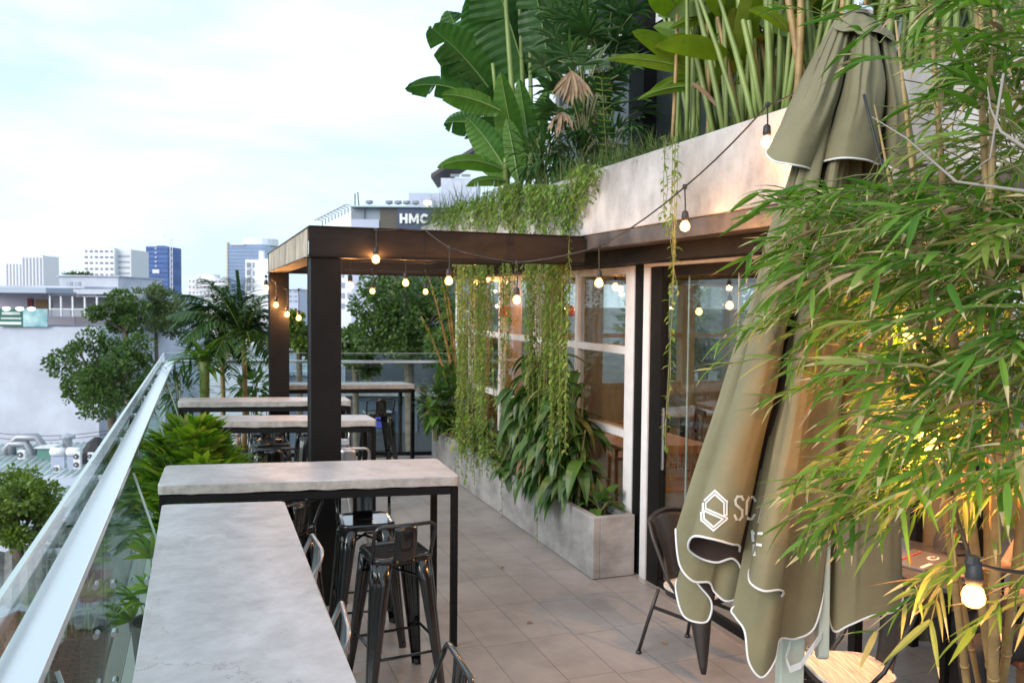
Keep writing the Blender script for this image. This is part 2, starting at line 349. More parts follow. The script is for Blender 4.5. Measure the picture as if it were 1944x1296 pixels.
# ================================================================== TERRACE FLOOR
def floor_mat():
    mt = bpy.data.materials.new('terrace_tile'); mt.use_nodes = True; nt = mt.node_tree; b = nt.nodes['Principled BSDF']
    g = nt.nodes.new('ShaderNodeNewGeometry'); sp = nt.nodes.new('ShaderNodeSeparateXYZ'); nt.links.new(g.outputs['Position'], sp.inputs[0])
    cb = nt.nodes.new('ShaderNodeCombineXYZ')
    ay = nt.nodes.new('ShaderNodeMath'); ay.inputs[1].default_value = -5.42+6.0; nt.links.new(sp.outputs['Y'], ay.inputs[0])
    ax = nt.nodes.new('ShaderNodeMath'); ax.inputs[1].default_value = -1.61+3.0; nt.links.new(sp.outputs['X'], ax.inputs[0])
    nt.links.new(ay.outputs[0], cb.inputs['X']); nt.links.new(ax.outputs[0], cb.inputs['Y'])
    br = nt.nodes.new('ShaderNodeTexBrick'); br.offset = 0.06; br.inputs['Scale'].default_value = 1; br.inputs['Brick Width'].default_value = .6; br.inputs['Row Height'].default_value = .3
    br.inputs['Mortar Size'].default_value = .0032; br.inputs['Mortar Smooth'].default_value = .1; br.inputs['Bias'].default_value = 0
    br.inputs['Color1'].default_value = (.375,.36,.355,1); br.inputs['Color2'].default_value = (.35,.337,.332,1); br.inputs['Mortar'].default_value = (.21,.20,.195,1)
    nt.links.new(cb.outputs[0], br.inputs['Vector'])
    nz = nt.nodes.new('ShaderNodeTexNoise'); nz.inputs['Scale'].default_value = 1.6; nz.inputs['Detail'].default_value = 12; nz.inputs['Roughness'].default_value = .68; nt.links.new(g.outputs['Position'], nz.inputs['Vector'])
    cr = nt.nodes.new('ShaderNodeValToRGB'); cr.color_ramp.elements[0].position = .3; cr.color_ramp.elements[1].position = .7
    cr.color_ramp.elements[0].color = (.62,.615,.61,1); cr.color_ramp.elements[1].color = (1.10,1.10,1.10,1); nt.links.new(nz.outputs['Fac'], cr.inputs['Fac'])
    mx = nt.nodes.new('ShaderNodeMix'); mx.data_type = 'RGBA'; mx.blend_type = 'MULTIPLY'; mx.inputs['Factor'].default_value = 1
    nt.links.new(br.outputs['Color'], mx.inputs[6]); nt.links.new(cr.outputs['Color'], mx.inputs[7]); nt.links.new(mx.outputs[2], b.inputs['Base Color'])
    mr = nt.nodes.new('ShaderNodeMapRange'); mr.inputs['To Min'].default_value = .55; mr.inputs['To Max'].default_value = .33; nt.links.new(nz.outputs['Fac'], mr.inputs['Value']); nt.links.new(mr.outputs[0], b.inputs['Roughness'])
    bp = nt.nodes.new('ShaderNodeBump'); bp.inputs['Strength'].default_value = .5; bp.inputs['Distance'].default_value = .002; bp.invert = True
    nt.links.new(br.outputs['Fac'], bp.inputs['Height']); nt.links.new(bp.outputs[0], b.inputs['Normal'])
    return mt
M_floor = floor_mat()
def endY(X): return 11.27 - .22*X          # the skewed far edge of the terrace
tf = MB(); tf.prism([(-.33,-1.5),(7.6,-1.5),(7.6,endY(7.6)+.05),(-.33,endY(-.33)+.05)], -.25, 0)
tag(tf.build('terrace_floor', M_floor), 'grey rectangular tiles of the roof terrace floor', kind='structure')

# ================================================================== GLASS RAILINGS
def pane(mb, p, q, z0, z1, t=.014):
    mb.bar((p[0],p[1],(z0+z1)/2), (q[0],q[1],(z0+z1)/2), t, z1-z0)
root = thing('glass_railing', 'long glass railing with wide stainless handrail along the street side of the terrace', 'railing', (-.42,1,0))
ys = [-.6, 2.02, 4.25, 6.4, 8.6, 11.33]
for a, b in zip(ys[:-1], ys[1:]):
    mb = MB(); mb.box((-.437,a+.006,-.22),(-.423,b-.006,1.425)); p = mb.build('glass_pane', M_rail_glass, root)
    mb = MB(); mb.box((-.4375,a+.006,1.4252),(-.4225,b-.006,1.429)); mb.build('polished_edge', M_glassedge, p)
mb = MB(); mb.box((-.405,-.6,1.306),(-.308,8.0,1.336)); h = mb.build('handrail', M_inox, root, bevel=.004)
mb = MB(); mb.box((-.405,8.006,1.306),(-.308,11.25,1.336)); mb.build('handrail', M_inox, root, bevel=.004)
mb = MB(); mb.box((-.36,-.6,1.27),(-.335,11.2,1.3055)); mb.build('rail_channel', mat('dark_channel', (.11,.11,.115), .4, metal=.7), root)
for y in [1.0, 2.0, 3.0, 4.2, 5.3, 6.4, 7.5, 8.6, 9.7, 10.8]:
    mb = MB(); mb.tube([(-.4225,y,1.29),(-.36,y,1.29)], .012, 8); mb.lathe([(.02,0),(.024,.004)], (-.4,y,1.27), 8); mb.build('rail_bracket', M_inox, root)
mb = MB(); mb.box((-.42,-1,0.002),(-.33,11.3,.012)); mb.build('floor_edge_trim', mat('grey_edge_trim', (.42,.42,.41), .6), root)
for y in (2.02, 4.25, 6.4, 8.6):                    # chamfered glass fins stiffening the railing
    x0, x1 = -.418, -.19
    prof = [(x0,-.1),(x1,-.1),(x1,.93),(-.30,1.29),(x0,1.29)]
    vs = [(x,y-.008,z) for x, z in prof] + [(x,y+.008,z) for x, z in prof]; n = 5
    mb = MB(); mb.add(vs, [(0,1,2,3,4),(9,8,7,6,5)]+[(i,i+5,(i+1)%5+5,(i+1)%5) for i in range(5)]); f = mb.build('glass_fin', M_rail_glass, root)
    mb = MB(); mb.bar((x1+.003,y,0),(x1+.003,y,.93),.004,.010); mb.build('polished_edge', M_glassedge, f); mb = MB(); mb.bar((x1+.002,y,.932),(-.297,y,1.292),.010,.004,up=(0,1,0)); mb.build('polished_edge', M_glassedge, f)
    for zz in (.12,.32,.55,.78):
        for xx in (-.385,-.24):
            mb = MB(); mb.tube([(xx,y-.028,zz),(xx,y+.028,zz)], .014, 10); mb.build('bolt', M_inox, f)
root = thing('glass_railing', 'glass railing across the far end of the terrace behind the last tables', 'railing', (1.5,11,0))
xs = [-.4, 1.62, 3.62, 5.0]
for a, b in zip(xs[:-1], xs[1:]):
    mb = MB(); pane(mb, (a+.006,endY(a)), (b-.006,endY(b)), .10, 1.425); mb.build('glass_pane', M_rail_glass, root)
    mb = MB(); mb.bar((a+.006,endY(a),1.427),(b-.006,endY(b),1.427),.015,.005); mb.build('polished_edge', M_glassedge, root)
mb = MB(); mb.bar((-.3,endY(-.3)-.07,1.322),(3.9,endY(3.9)-.07,1.322),.075,.03); mb.build('handrail', M_inox, root)
for xx in (.3,1.3,2.2,3.1):
    mb = MB(); mb.tube([(xx,endY(xx)-.012,1.29),(xx,endY(xx)-.07,1.30)], .012, 8); mb.build('rail_bracket', M_inox, root)
mb = MB(); mb.bar((-.3,endY(-.3)-.05,.05),(3.9,endY(3.9)-.05,.05),.20,.10); mb.build('kerb', mat('kerb_concrete', (.5,.49,.48), .7, noise_amt=.2, noise_scale=4), root)
mb = MB(); mb.bar((-.3,endY(-.3)-.03,.125),(3.9,endY(3.9)-.03,.125),.04,.045); mb.build('base_channel', M_black, root)

# ================================================================== PERGOLA
root = thing('pergola', 'black steel pergola frame standing between the bar tables and the cafe', 'pergola', (1.8,7.6,0))
def hcol(x0, y0, s=.205, z1=2.39):
    mb = MB(); mb.box((x0,y0,0.012),(x0+s,y0+.012,z1)); mb.box((x0+s/2-.005,y0+.0122,.012),(x0+s/2+.005,y0+s-.0122,z1)); mb.box((x0,y0+s-.012,.012),(x0+s,y0+s,z1))
    mb.box((x0+.004,y0+.0122,.012),(x0+.012,y0+s-.0122,z1)); mb.box((x0+s-.012,y0+.0122,.012),(x0+s-.004,y0+s-.0122,z1))
    c = mb.build('column', M_black, root, bevel=.003)
    mb = MB(); mb.box((x0-.04,y0-.04,0.002),(x0+s+.04,y0+s+.04,.0115))
    for a in (-.02,s+.02):
        for b in (-.02,s+.02): mb.lathe([(.012,0),(.012,.012),(.006,.02)], (x0+a,y0+b,.0117), 6)
    mb.build('base_plate', M_black, c)
hcol(.702, 5.832); hcol(.702, 9.45)
def ibeam(name, p, q, z0, z1, wdt, mats, side):
    """channel beam between p and q: web towards `side`, flanges behind it"""
    p = Vector((p[0],p[1],0)); q = Vector((q[0],q[1],0)); d = (q-p).normalized(); nrm = Vector((-d.y,d.x,0))*side
    t = .009; mb = MB()
    c = nrm*(-t/2); zc = (z0+z1)/2
    mb.bar(tuple(p+c+Vector((0,0,zc))), tuple(q+c+Vector((0,0,zc))), t, z1-z0-2*t-.001, 0)
    for z, ext in ((z0+t/2,.018),(z1-t/2,.006)):
        cc = nrm*(-(wdt-ext)/2)
        mb.bar(tuple(p+cc+Vector((0,0,z))), tuple(q+cc+Vector((0,0,z))), wdt+ext, t, 1)
    return mb.build(name, mats, root, bevel=.002)
ibeam('front_beam', (.690,5.832), (2.74,5.832), 2.392, 2.605, .16, [M_brownsteel,M_black], -1)
ibeam('side_beam', (.696,6.0), (.696,9.46), 2.392, 2.605, .16, [M_beige,M_brownsteel], 1)
ibeam('rear_beam', (.690,9.47), (2.92,9.47), 2.392, 2.605, .16, [M_brownsteel,M_black], -1)
mb = MB(); mb.box((.9,7.55,2.45),(2.74,7.62,2.6)); mb.build('cross_beam', M_brownsteel, root)
mb = MB(); mb.box((.70,9.44,2.395),(.86,9.463,2.603)); mb.build('beam_end_plate', M_black, root)

# ================================================================== BAR TABLES
def bar_table(label, c, z=1.05, th=.052, group='concrete topped bar tables', legs=True):
    """c: four corners (near-left, far-left, far-right, near-right)"""
    cx = sum(p[0] for p in c)/4; cy = sum(p[1] for p in c)/4
    root = thing('bar_table', label, 'bar table', (cx,cy,0), 0, group)
    # rounded slab corners
    def roundpoly(r):
        out = []
        n = len(c)
        for i in range(n):
            a, b, d = Vector(c[i-1]), Vector(c[i]), Vector(c[(i+1)%n])
            u = (a-b).normalized(); v = (d-b).normalized()
            for k in range(5):
                t = k/4; q = b + u*r*(1-t)**2 + v*r*t**2; out.append((q.x,q.y))
        return out
    poly = roundpoly(.035)
    # subdivide long edges a little so the cast edge is not ruler straight
    P2 = []
    for i, p in enumerate(poly):
        q = poly[(i+1)%len(poly)]; L = math.dist(p,q); k = max(1,int(L/.05))
        for j in range(k): P2.append((p[0]+(q[0]-p[0])*j/k, p[1]+(q[1]-p[1])*j/k))
    n = len(P2); mb = MB()
    lo = z-th
    ring0 = [(x,y,lo-.004+.010*noise.noise((x*9,y*9,z))) for x, y in P2]
    cxy = Vector((cx,cy))
    ring1 = [(x,y,z-.006) for x, y in P2]
    ring2 = [tuple((cxy+(Vector((x,y))-cxy)*(1-.006/max(.2,(Vector((x,y))-cxy).length))))+(z,) for x, y in P2]
    mb.add(ring0+ring1+ring2, [tuple(range(n-1,-1,-1))], 1)
    b0 = 0
    mb.f += [(i,(i+1)%n,n+(i+1)%n,n+i) for i in range(n)]; mb.m += [1]*n
    mb.f += [(n+i,n+(i+1)%n,2*n+(i+1)%n,2*n+i) for i in range(n)]; mb.m += [0]*n
    mb.f.append(tuple(range(2*n,3*n))); mb.m.append(0)
    mb.build('tabletop', [M_ctop, M_cedge], root)
    ins = .028; s = .04
    k = []
    for i in range(4):
        b = Vector(c[i]); u = (Vector(c[i-1])-b).normalized(); v = (Vector(c[(i+1)%4])-b).normalized(); q = b+(u+v)*ins; k.append(q)
    zt = lo-.014
    for i in range(4):
        p, q = k[i], k[(i+1)%4]; d = (q-p).normalized()
        mb = MB(); mb.bar((p.x+d.x*s*.51,p.y+d.y*s*.51,zt-.022),(q.x-d.x*s*.51,q.y-d.y*s*.51,zt-.022),s,.044); mb.build('apron', M_black, root)
        if legs:
            mb = MB(); mb.bar((p.x,p.y,.004),(p.x,p.y,zt),s,s,up=(u.x,u.y,0)); mb.box((p.x-.022,p.y-.022,0.001),(p.x+.022,p.y+.022,.0035)); mb.build('leg', M_black, root, bevel=.002)
    return root
bar_table('nearest grey concrete bar table running alongside the glass railing in the foreground', [(-.178,1.45),(-.193,4.626),(.405,4.512),(.395,1.40)])
bar_table('second concrete bar table set crosswise behind the foreground one, warm light on its top', [(-.235,5.115),(-.215,5.715),(1.485,5.44),(1.463,4.835)])
bar_table('third concrete bar table behind the near black column', [(-.02,7.72),(.0,8.10),(1.44,7.735),(1.46,7.36)])
bar_table('fourth concrete bar table, left end beside the palm and strap leaf plants', [(-.225,9.24),(-.215,9.64),(1.48,9.25),(1.49,8.88)])
bar_table('farthest bar table with pale top against the end glass railing', [(.93,10.95),(.95,11.02),(2.30,10.72),(2.56,10.55)][0:0] or [(.86,10.75),(.94,11.12),(2.46,10.80),(2.56,10.42)])

# ================================================================== BAR STOOLS
def stool_proto():
    root = thing('bar_stool', 'x', 'bar stool', (0,0,0), local=True)
    zs = .755
    def rr(hw, r, n=5):
        out = []
        for sx, sy, a0 in ((1,1,0),(-1,1,90),(-1,-1,180),(1,-1,270)):
            for k in range(n+1):
                t = rad(a0+90*k/n); out.append((sx*(hw-r)+r*math.cos(t), sy*(hw-r)+r*math.sin(t)))
        return out
    # pan seat: rolled rim, dished centre
    rings = [(.150,.045,zs-.045),(.162,.05,zs-.040),(.165,.05,zs-.012),(.160,.05,zs-.001),(.152,.048,zs),(.145,.045,zs-.004),(.135,.04,zs-.009)]
    mb = MB(); vs = []; n = len(rr(.1,.02))
    for hw, r, z in rings: vs += [(x,y,z) for x, y in rr(hw,r)]
    fs = []
    for i in range(len(rings)-1):
        for j in range(n): fs.append((i*n+j,i*n+(j+1)%n,(i+1)*n+(j+1)%n,(i+1)*n+j))
    L = (len(rings)-1)*n
    fs.append(tuple(range(L,L+n)))
    mb.add(vs, fs); st = mb.build('seat', M_stool, root, smooth=False)
    st.data.polygons.foreach_set('use_smooth', [True]*(len(fs)-1)+[False])
    mb = MB(); mb.box((-.045,-.010,zs-.0088),(.045,.010,zs-.0072)); mb.build('seat_slot', mat('slot_shadow', (.004,.004,.004), .9), st)
    # four tapered folded-sheet legs
    for sx in (1,-1):
        for sy in (1,-1):
            top = Vector((sx*.128,sy*.128,zs-.03)); bot = Vector((sx*.205,sy*.205,.0))
            mb = MB(); vs = []
            K = 7
            for k in range(K):
                t = k/(K-1); c = top.lerp(bot,t); wd = .062*(1-t)+.026*t; lip = .007
                o = Vector((sx,sy,0)).normalized(); tg = Vector((-sy,sx,0)).normalized()
                prof = [(-1.0,-.55),(-.95,-.1),(-.55,.42),(-.12,.52),(0,.42),(.12,.52),(.55,.42),(.95,-.1),(1.0,-.55)]
                vs += [tuple(c + tg*(u*wd) + o*(v*wd*.8)) for u, v in prof]
            P = 9; fs = []
            for k in range(K-1):
                for j in range(P-1): fs.append((k*P+j,k*P+j+1,(k+1)*P+j+1,(k+1)*P+j))
            mb.add(vs, fs)
            lg = mb.build('leg', M_stool, root, smooth=True, solid=.003)
            mb = MB(); mb.lathe([(.018,.001),(.021,.02),(.016,.03)], (sx*.203,sy*.203,0), 8); mb.build('rubber_foot', M_cable, lg)
    def at(t, s): return .128+(.205-.128)*t
    for z, nm in ((.23,'footrest'),):
        t = (zs-.03-z)/(zs-.03); e = at(t,0)
        for (a, b) in (((-e,-e),(e,-e)),((e,-e),(e,e)),((e,e),(-e,e)),((-e,e),(-e,-e))):
            zz = z + (.0 if a[1]==b[1] else .05); ee = e/abs(e)
            mb = MB(); mb.tube([(a[0],a[1],zz),(b[0],b[1],zz)], .008, 8); mb.build(nm, M_stool, root)
    e = .142
    mb = MB(); mb.tube([(-e,-e,.615),(0,0,.66),(e,e,.615)], .007, 6); mb.tube([(e,-e,.615),(0,0,.645),(-e,e,.615)], .007, 6); mb.build('cross_brace', M_stool, root)
    # low back: bent tube and centre splat on the -Y side
    def arc(r):
        pts = [(-.163,-.115,zs-.03),(-.163,-.125,zs+.02),(-.168,-.160,zs+.105)]
        for k in range(5): t = rad(180-90*k/4); pts.append((-.168+.04+.04*math.cos(t), -.175-.012*math.sin(t), zs+.135+.04*math.sin(t)))
        full = pts + [(-x,y,z) for x, y, z in reversed(pts)]
        return full
    mb = MB(); mb.tube(arc(0), .0105, 8); bk = mb.build('backrest_tube', M_stool, root, smooth=True)
    mb = MB(); vs = []
    for k in range(7):
        t = k/6; z = zs-.03+.205*t; y = -.168-.022*math.sin(t*1.5)
        for u in (-1,-.9,-.5,0,.5,.9,1): vs.append((u*.062, y-.006*(1-u*u)+( .006 if abs(u)==1 else 0), z))
    fs = []
    for k in range(6):
        for j in range(6): fs.append((k*7+j,k*7+j+1,(k+1)*7+j+1,(k+1)*7+j))
    mb.add(vs, fs); sp = mb.build('backrest_splat', M_stool, root, smooth=True, solid=.004)
    mb = MB(); mb.tube([(-.035,-.1985,zs+.05),(-.035,-.2005,zs+.14),(-.025,-.2005,zs+.15),(.025,-.2005,zs+.15),(.035,-.2005,zs+.14),(.035,-.1985,zs+.05),(.025,-.1975,zs+.04),(-.025,-.1975,zs+.04)], .003, 5, closed=True); mb.build('pressed_rib', M_stool, sp)
    for x in (-.045,.045):
        mb = MB(); mb.tube([(x,-.17,zs-.018),(x,-.180,zs-.018)], .006, 8); mb.build('screw', M_rivet, sp)
    return root
proto = stool_proto()
def silverise(r):
    def rec(o):
        for ch in o.children:
            if ch.type == 'MESH':
                ch.data = ch.data.copy()
                for i, mm in enumerate(ch.data.materials):
                    if mm == M_stool: ch.data.materials[i] = M_silver
            rec(ch)
    rec(r)
G_ST = 'low back metal bar stools at the bar tables'
ST = [ # x, y, rot (0 = back towards the camera), silver, label
 (.985,4.47,rad(6),0,'black bar stool with its back to us, right of the front column'),
 (.955,5.17,rad(176),0,'glossy black bar stool facing us under the crosswise table, seat reflecting the sky'),
 (.43,5.10,rad(40),0,'black bar stool squeezed between the foreground table and the front column'),
 (.31,3.12,rad(86),1,'silver bar stool tucked in on the right side of the foreground table'),
 (.60,2.60,rad(88),0,'black bar stool cut by the bottom edge, rounded backrest rising beside the foreground table'),
 (.335,4.10,rad(92),1,'bar stool with a worn silver back bar peeping past the foreground table edge'),
 (.53,6.98,rad(4),0,'black bar stool left of the column in front of the third table'),
 (1.12,6.85,rad(-10),1,'pale grey bar stool right of the column in front of the third table'),
 (.20,9.02,rad(3),1,'silver bar stool backed against the left end of the fourth table'),
 (.62,8.95,rad(-3),0,'black bar stool in the middle of the near side of the fourth table'),
 (1.10,8.85,rad(2),0,'black bar stool near the right end of the fourth table'),
 (2.02,10.16,rad(2),0,'black bar stool under the farthest table, backrest against the glass'),
 (.62,8.28,rad(182),0,'black bar stool on the far side of the third table'),
 (1.17,8.10,rad(172),1,'silver bar stool on the far side of the third table, behind its end'),
 (.50,6.02,rad(182),0,'black bar stool left of the column on the far side of the crosswise table'),
]
first = True
for x, y, rz, silver, lab in ST:
    if first:
        o = proto; o.location = (x,y,0.0); o.rotation_euler = (0,0,rz); o['label'] = lab; o['group'] = G_ST; first = False
    else: o = dup(proto, (x,y,0.0), rz, lab, G_ST)
    if silver: silverise(o)
# ================================================================== CAFE BUILDING
cafe = thing('cafe_building', 'glass fronted cafe with white window grid under a concrete roof planter', 'building', (4.5,6,0))
cf = MB(); cf.prism([(3.16,.3),(7.5,.3),(7.5,10.7),(3.16,10.7)], .001, .006)
tag(cf.build('cafe_floor', M_floor), 'tiled floor inside the cafe', kind='structure')
# roof planter (parapet) -------------------------------------------------
YA, YB, ZB, ZT = .4, 10.95, 2.613, 3.085
mb = MB(); mb.box((2.75,YA,ZB),(2.87,YB,ZT)); mb.box((3.75,YA,ZB),(3.85,YB,ZT-.02)); mb.box((2.8705,YB-.12,ZB),(3.749,YB,ZT)); mb.box((2.8705,YA,ZB),(3.749,YB-.1205,2.75))
mb.build('parapet', M_fascia, cafe, bevel=.008)
mb = MB(); N = 40
vs = [(2.871+.877*i/4, YA+.01+(YB-.14-YA)*j/N, 3.02+.03*noise.noise((i*1.3,j*.9,0))) for j in range(N+1) for i in range(5)]
mb.add(vs, [(j*5+i,j*5+i+1,j*5+i+6,j*5+i+5) for j in range(N) for i in range(4)]); mb.build('parapet_soil', M_soil, cafe)
mb = MB(); mb.box((3.86,YA,2.62),(7.4,10.8,3.0)); mb.build('roof_slab', M_fascia, cafe)
# steel ledger under the parapet ------------------------------------------
mb = MB(); mb.box((2.765,YA,2.505),(2.78,10.9,2.6115)); mb.box((2.7805,YA,2.595),(2.95,10.9,2.6115)); mb.box((2.7805,YA,2.505),(2.95,10.9,2.513))
mb.build('ledger_flange', mat('grey_brown_flange', (.085,.072,.065), .45, noise_amt=.5, noise_scale=5, coords='World'), cafe, bevel=.003)
mb = MB(); mb.box((2.951,YA,2.395),(2.966,10.9,2.610)); mb.box((2.966,YA,2.3955),(3.14,10.9,2.405)); mb.build('ledger_web', M_black, cafe)
# ceiling
mb = MB(); mb.box((3.25,.3,2.50),(7.4,10.7,2.61)); mb.build('ceiling', mat('dark_ceiling', (.05,.045,.04), .8), cafe)
for k in range(9):
    mb = MB(); mb.box((3.25,1.2+k*1.1,2.38),(7.3,1.3+k*1.1,2.4995)); mb.build('ceiling_joist', mat('ceiling_joist_brown', (.06,.045,.035), .6), cafe)
# white window grid ------------------------------------------------------
X0, X1 = 3.155, 3.225
ms = [5.88, 6.88, 7.90, 8.95, 10.08, 10.62]
def window(ya, yb, mw, root, x0=X0, x1=X1, zb=.10, zt=2.39, zs=(1.06,1.725), wm=M_white, tan=True):
    for z in (zb+.03,)+zs+(zt-.03,):
        mb = MB(); mb.box((x0+.004,ya,z-.03),(x1-.004,yb,z+.03)); o = mb.build('transom', wm, root, bevel=.003)
    mb = MB(); mb.box(((x0+x1)/2-.003,ya-.004,zb),((x0+x1)/2+.003,yb+.004,zt)); mb.build('window_pane', M_winglass, o)
for i, y in enumerate(ms):
    w_ = .07 if i in (0,5) else .028
    mb = MB(); mb.box((X0,y-w_,.0065),(X1,y+w_,2.392)); mb.build('mullion', M_white, cafe, bevel=.003)
    if i: window(ms[i-1]+(.07 if i==1 else .028), y-w_, 0, cafe)
for i in range(len(ms)-1):                   # tan timber lining on the room side of the frames
    mb = MB(); y = ms[i]+.03
    mb.box((3.227,y,.01),(3.44,y+.035,2.38)); mb.build('timber_lining', M_wood, cafe)
    mb = MB(); mb.box((3.227,ms[i]+.07,1.03),(3.40,ms[i+1]-.03,1.055)); mb.build('timber_sill', M_wood, cafe)
# posts and door -----------------------------------------------------------
mb = MB(); mb.box((3.165,5.655,.0065),(3.30,5.808,2.40)); mb.build('black_post', M_black, cafe)
mb = MB(); mb.box((3.15,5.565,.0065),(3.19,5.652,2.372)); mb.box((3.15,1.2,2.374),(3.20,5.652,2.40)); mb.build('door_trim', M_white, cafe)
dr = MB(); dr.box((3.16,5.40,.0065),(3.22,5.56,2.37)); dr.box((3.17,3.45,2.30),(3.21,5.399,2.37)); dr.box((3.17,3.45,.0065),(3.21,5.399,.06)); dr.box((3.165,3.40,.0065),(3.215,3.449,2.37))
door = dr.build('sliding_door', M_black, cafe)
mb = MB(); mb.box((3.186,3.45,.061),(3.194,5.399,2.299)); mb.build('door_pane', M_winglass, door)
mb = MB(); mb.box((3.222,5.13,.061),(3.23,5.142,2.30)); mb.box((3.222,4.55,.061),(3.23,4.558,2.30)); mb.build('glass_leaf_edge', M_glassedge, door)
mb = MB(); mb.tube([(3.13,5.30,.9),(3.13,5.30,1.35)],.012,8); mb.build('door_handle', M_inox, door)
mb = MB(); mb.box((3.10,1.2,.0005),(3.16,5.65,.0042)); mb.build('threshold', mat('threshold_aluminium', (.55,.52,.5), .4, metal=.6), cafe)
mb = MB(); mb.box((3.16,1.10,.0065),(3.24,1.2,2.40)); mb.build('black_post', M_black, cafe)
# end wall with timber windows ------------------------------------------------
for k in range(6):
    x = 3.35+k*.78
    mb = MB(); mb.box((x,10.45,.01),(x+.20,10.62,2.49)); mb.build('timber_pier', M_wood, cafe)
    for z in (.93,1.62,2.36):
        mb = MB(); mb.box((x+.201,10.50,z),(x+.779,10.58,z+.06)); o = mb.build('timber_transom', M_wood, cafe)
    mb = MB(); mb.box((x+.19,10.535,.985),(x+.79,10.541,2.37)); mb.build('window_pane', M_winglass, o)
    mb = MB(); mb.box((x+.201,10.52,.01),(x+.779,10.57,.929)); mb.build('dado_panel', M_wood, cafe)
# back wall ---------------------------------------------------------------------
mb = MB(); mb.box((7.2,.3,.0065),(7.3,10.7,.95)); mb.build('back_wall', mat('warm_render', (.36,.29,.21), .8, noise_amt=.15, noise_scale=3), cafe)
for k in range(7):
    y = .4+k*1.5
    mb = MB(); mb.box((7.18,y,.951),(7.28,y+.12,2.49)); mb.build('back_mullion', M_white, cafe)
    mb = MB(); mb.box((7.2,y+.121,2.35),(7.26,y+1.5,2.49)); mb.build('back_transom', M_white, cafe)
    mb = MB(); mb.box((7.2,y+.121,1.60),(7.26,y+1.5,1.65)); o = mb.build('back_transom', M_white, cafe)
    mb = MB(); mb.box((7.225,y+.12,.951),(7.231,y+1.5,2.36)); mb.build('window_pane', M_winglass, o)
mb = MB(); mb.box((3.16,.3,.0065),(7.3,.42,2.49)); mb.build('end_wall', mat('olive_render', (.20,.17,.11), .8), cafe)
# upper storey --------------------------------------------------------------------
M_dkglass = mat('dark_tinted_glass', (.035,.045,.048), .07, spec=.6)
XU = 4.55
ym = [3.2, 4.6, 6.1, 8.35, 9.55, 10.6]
for i, y in enumerate(ym):
    mb = MB(); mb.box((XU-.06,y-.055,3.001),(XU+.06,y+.055,6.9)); mb.build('upper_mullion', M_white, cafe)
    if i:
        mb = MB(); mb.box((XU-.03,ym[i-1]+.056,5.05),(XU+.03,y-.056,5.17)); mb.build('upper_transom', M_white, cafe)
        mb = MB(); mb.box((XU-.03,ym[i-1]+.056,3.002),(XU+.03,y-.056,3.10)); o = mb.build('upper_transom', M_white, cafe)
        mb = MB(); mb.box((XU-.004,ym[i-1]+.055,3.1),(XU+.004,y-.055,6.85)); mb.build('window_pane', M_dkglass, o)
mb = MB(); mb.box((XU-.16,7.95,3.001),(XU+.1,8.28,6.9)); mb.build('upper_column', M_black, cafe)
mb = MB(); mb.box((4.3,3.0,6.901),(7.4,10.8,7.1)); mb.build('upper_roof', M_fascia, cafe)
mb = MB(); mb.box((XU+.08,9.7,5.2),(XU+1.2,10.5,6.5)); mb.build('upper_panel', mat('grey_panel', (.22,.24,.24), .6), cafe)
# ================================================================== FLOOR PLANTER
pb = thing('planter_box', 'long low concrete planter along the foot of the cafe window', 'planter', (2.96,8,0))
mb = MB(); mb.box((2.779,5.70,.004),(2.84,10.45,.475)); mb.box((2.8405,5.70,.004),(3.135,5.76,.475)); mb.box((2.8405,10.39,.004),(3.135,10.45,.475)); mb.box((3.08,5.7605,.004),(3.135,10.3895,.475))
mb.build('shell', M_planter, pb, bevel=.006)
mb = MB(); N = 40; vs = [(2.841+.238*i/3, 5.761+4.628*j/N, .42+.02*noise.noise((i,j*.8,3))) for j in range(N+1) for i in range(4)]
mb.add(vs, [(j*4+i,j*4+i+1,j*4+i+5,j*4+i+4) for j in range(N) for i in range(3)]); mb.build('soil', M_soil, pb)

# ================================================================== CAFE FURNITURE (inside)
def cafe_table(x, y, label, topm, w_=.7, z=.75):
    t = thing('cafe_table', label, 'table', (x,y,.006))
    mb = MB(); mb.box((x-w_/2,y-w_/2,z-.03),(x+w_/2,y+w_/2,z)); mb.build('tabletop', topm, t, bevel=.004)
    mb = MB(); mb.tube([(x,y,.03),(x,y,z-.0305)], .03, 10); mb.build('pedestal', M_black, t)
    mb = MB(); mb.bar((x-.28,y,.018),(x+.28,y,.018),.05,.022); mb.bar((x,y-.28,.0185),(x,y+.28,.0185),.05,.021); mb.build('foot', M_black, t)
    return t
def wood_chair(x, y, rz, label, wm, cane=None, seatm=None):
    t = thing('cafe_chair', label, 'chair', (x,y,.006), rz, local=True)
    for sx in (-1,1):
        mb = MB(); mb.bar((sx*.19,.19,0),(sx*.18,.18,.43),.03,.03,w2=.035,h2=.035); mb.build('leg', wm, t)
        mb = MB(); mb.bar((sx*.19,-.22,0),(sx*.19,-.19,.44),.03,.03,w2=.036,h2=.036); mb.build('leg', wm, t)
        mb = MB(); mb.bar((sx*.19,-.19,.441),(sx*.20,-.26,.83),.034,.03); mb.build('back_post', wm, t)
    mb = MB(); mb.box((-.215,-.20,.432),(.215,.22,.465)); mb.build('seat', seatm or wm, t, bevel=.01)
    mb = MB(); mb.bar((-.23,-.262,.83),(.23,-.262,.83),.03,.07); mb.bar((-.18,-.215,.56),(.18,-.215,.56),.025,.04); mb.build('back_rail', wm, t)
    if cane:
        mb = MB()
        for k in range(15):
            u = -.165+.33*k/14; mb.bar((u,-.222,.58),(u,-.256,.80),.010,.004)
        for k in range(10):
            s = k/9; mb.bar((-.17,-.222-.034*s,.585+.21*s),(.17,-.222-.034*s,.585+.21*s),.005,.010,up=(0,1,0))
        mb.build('cane_back', cane, t)
    return t
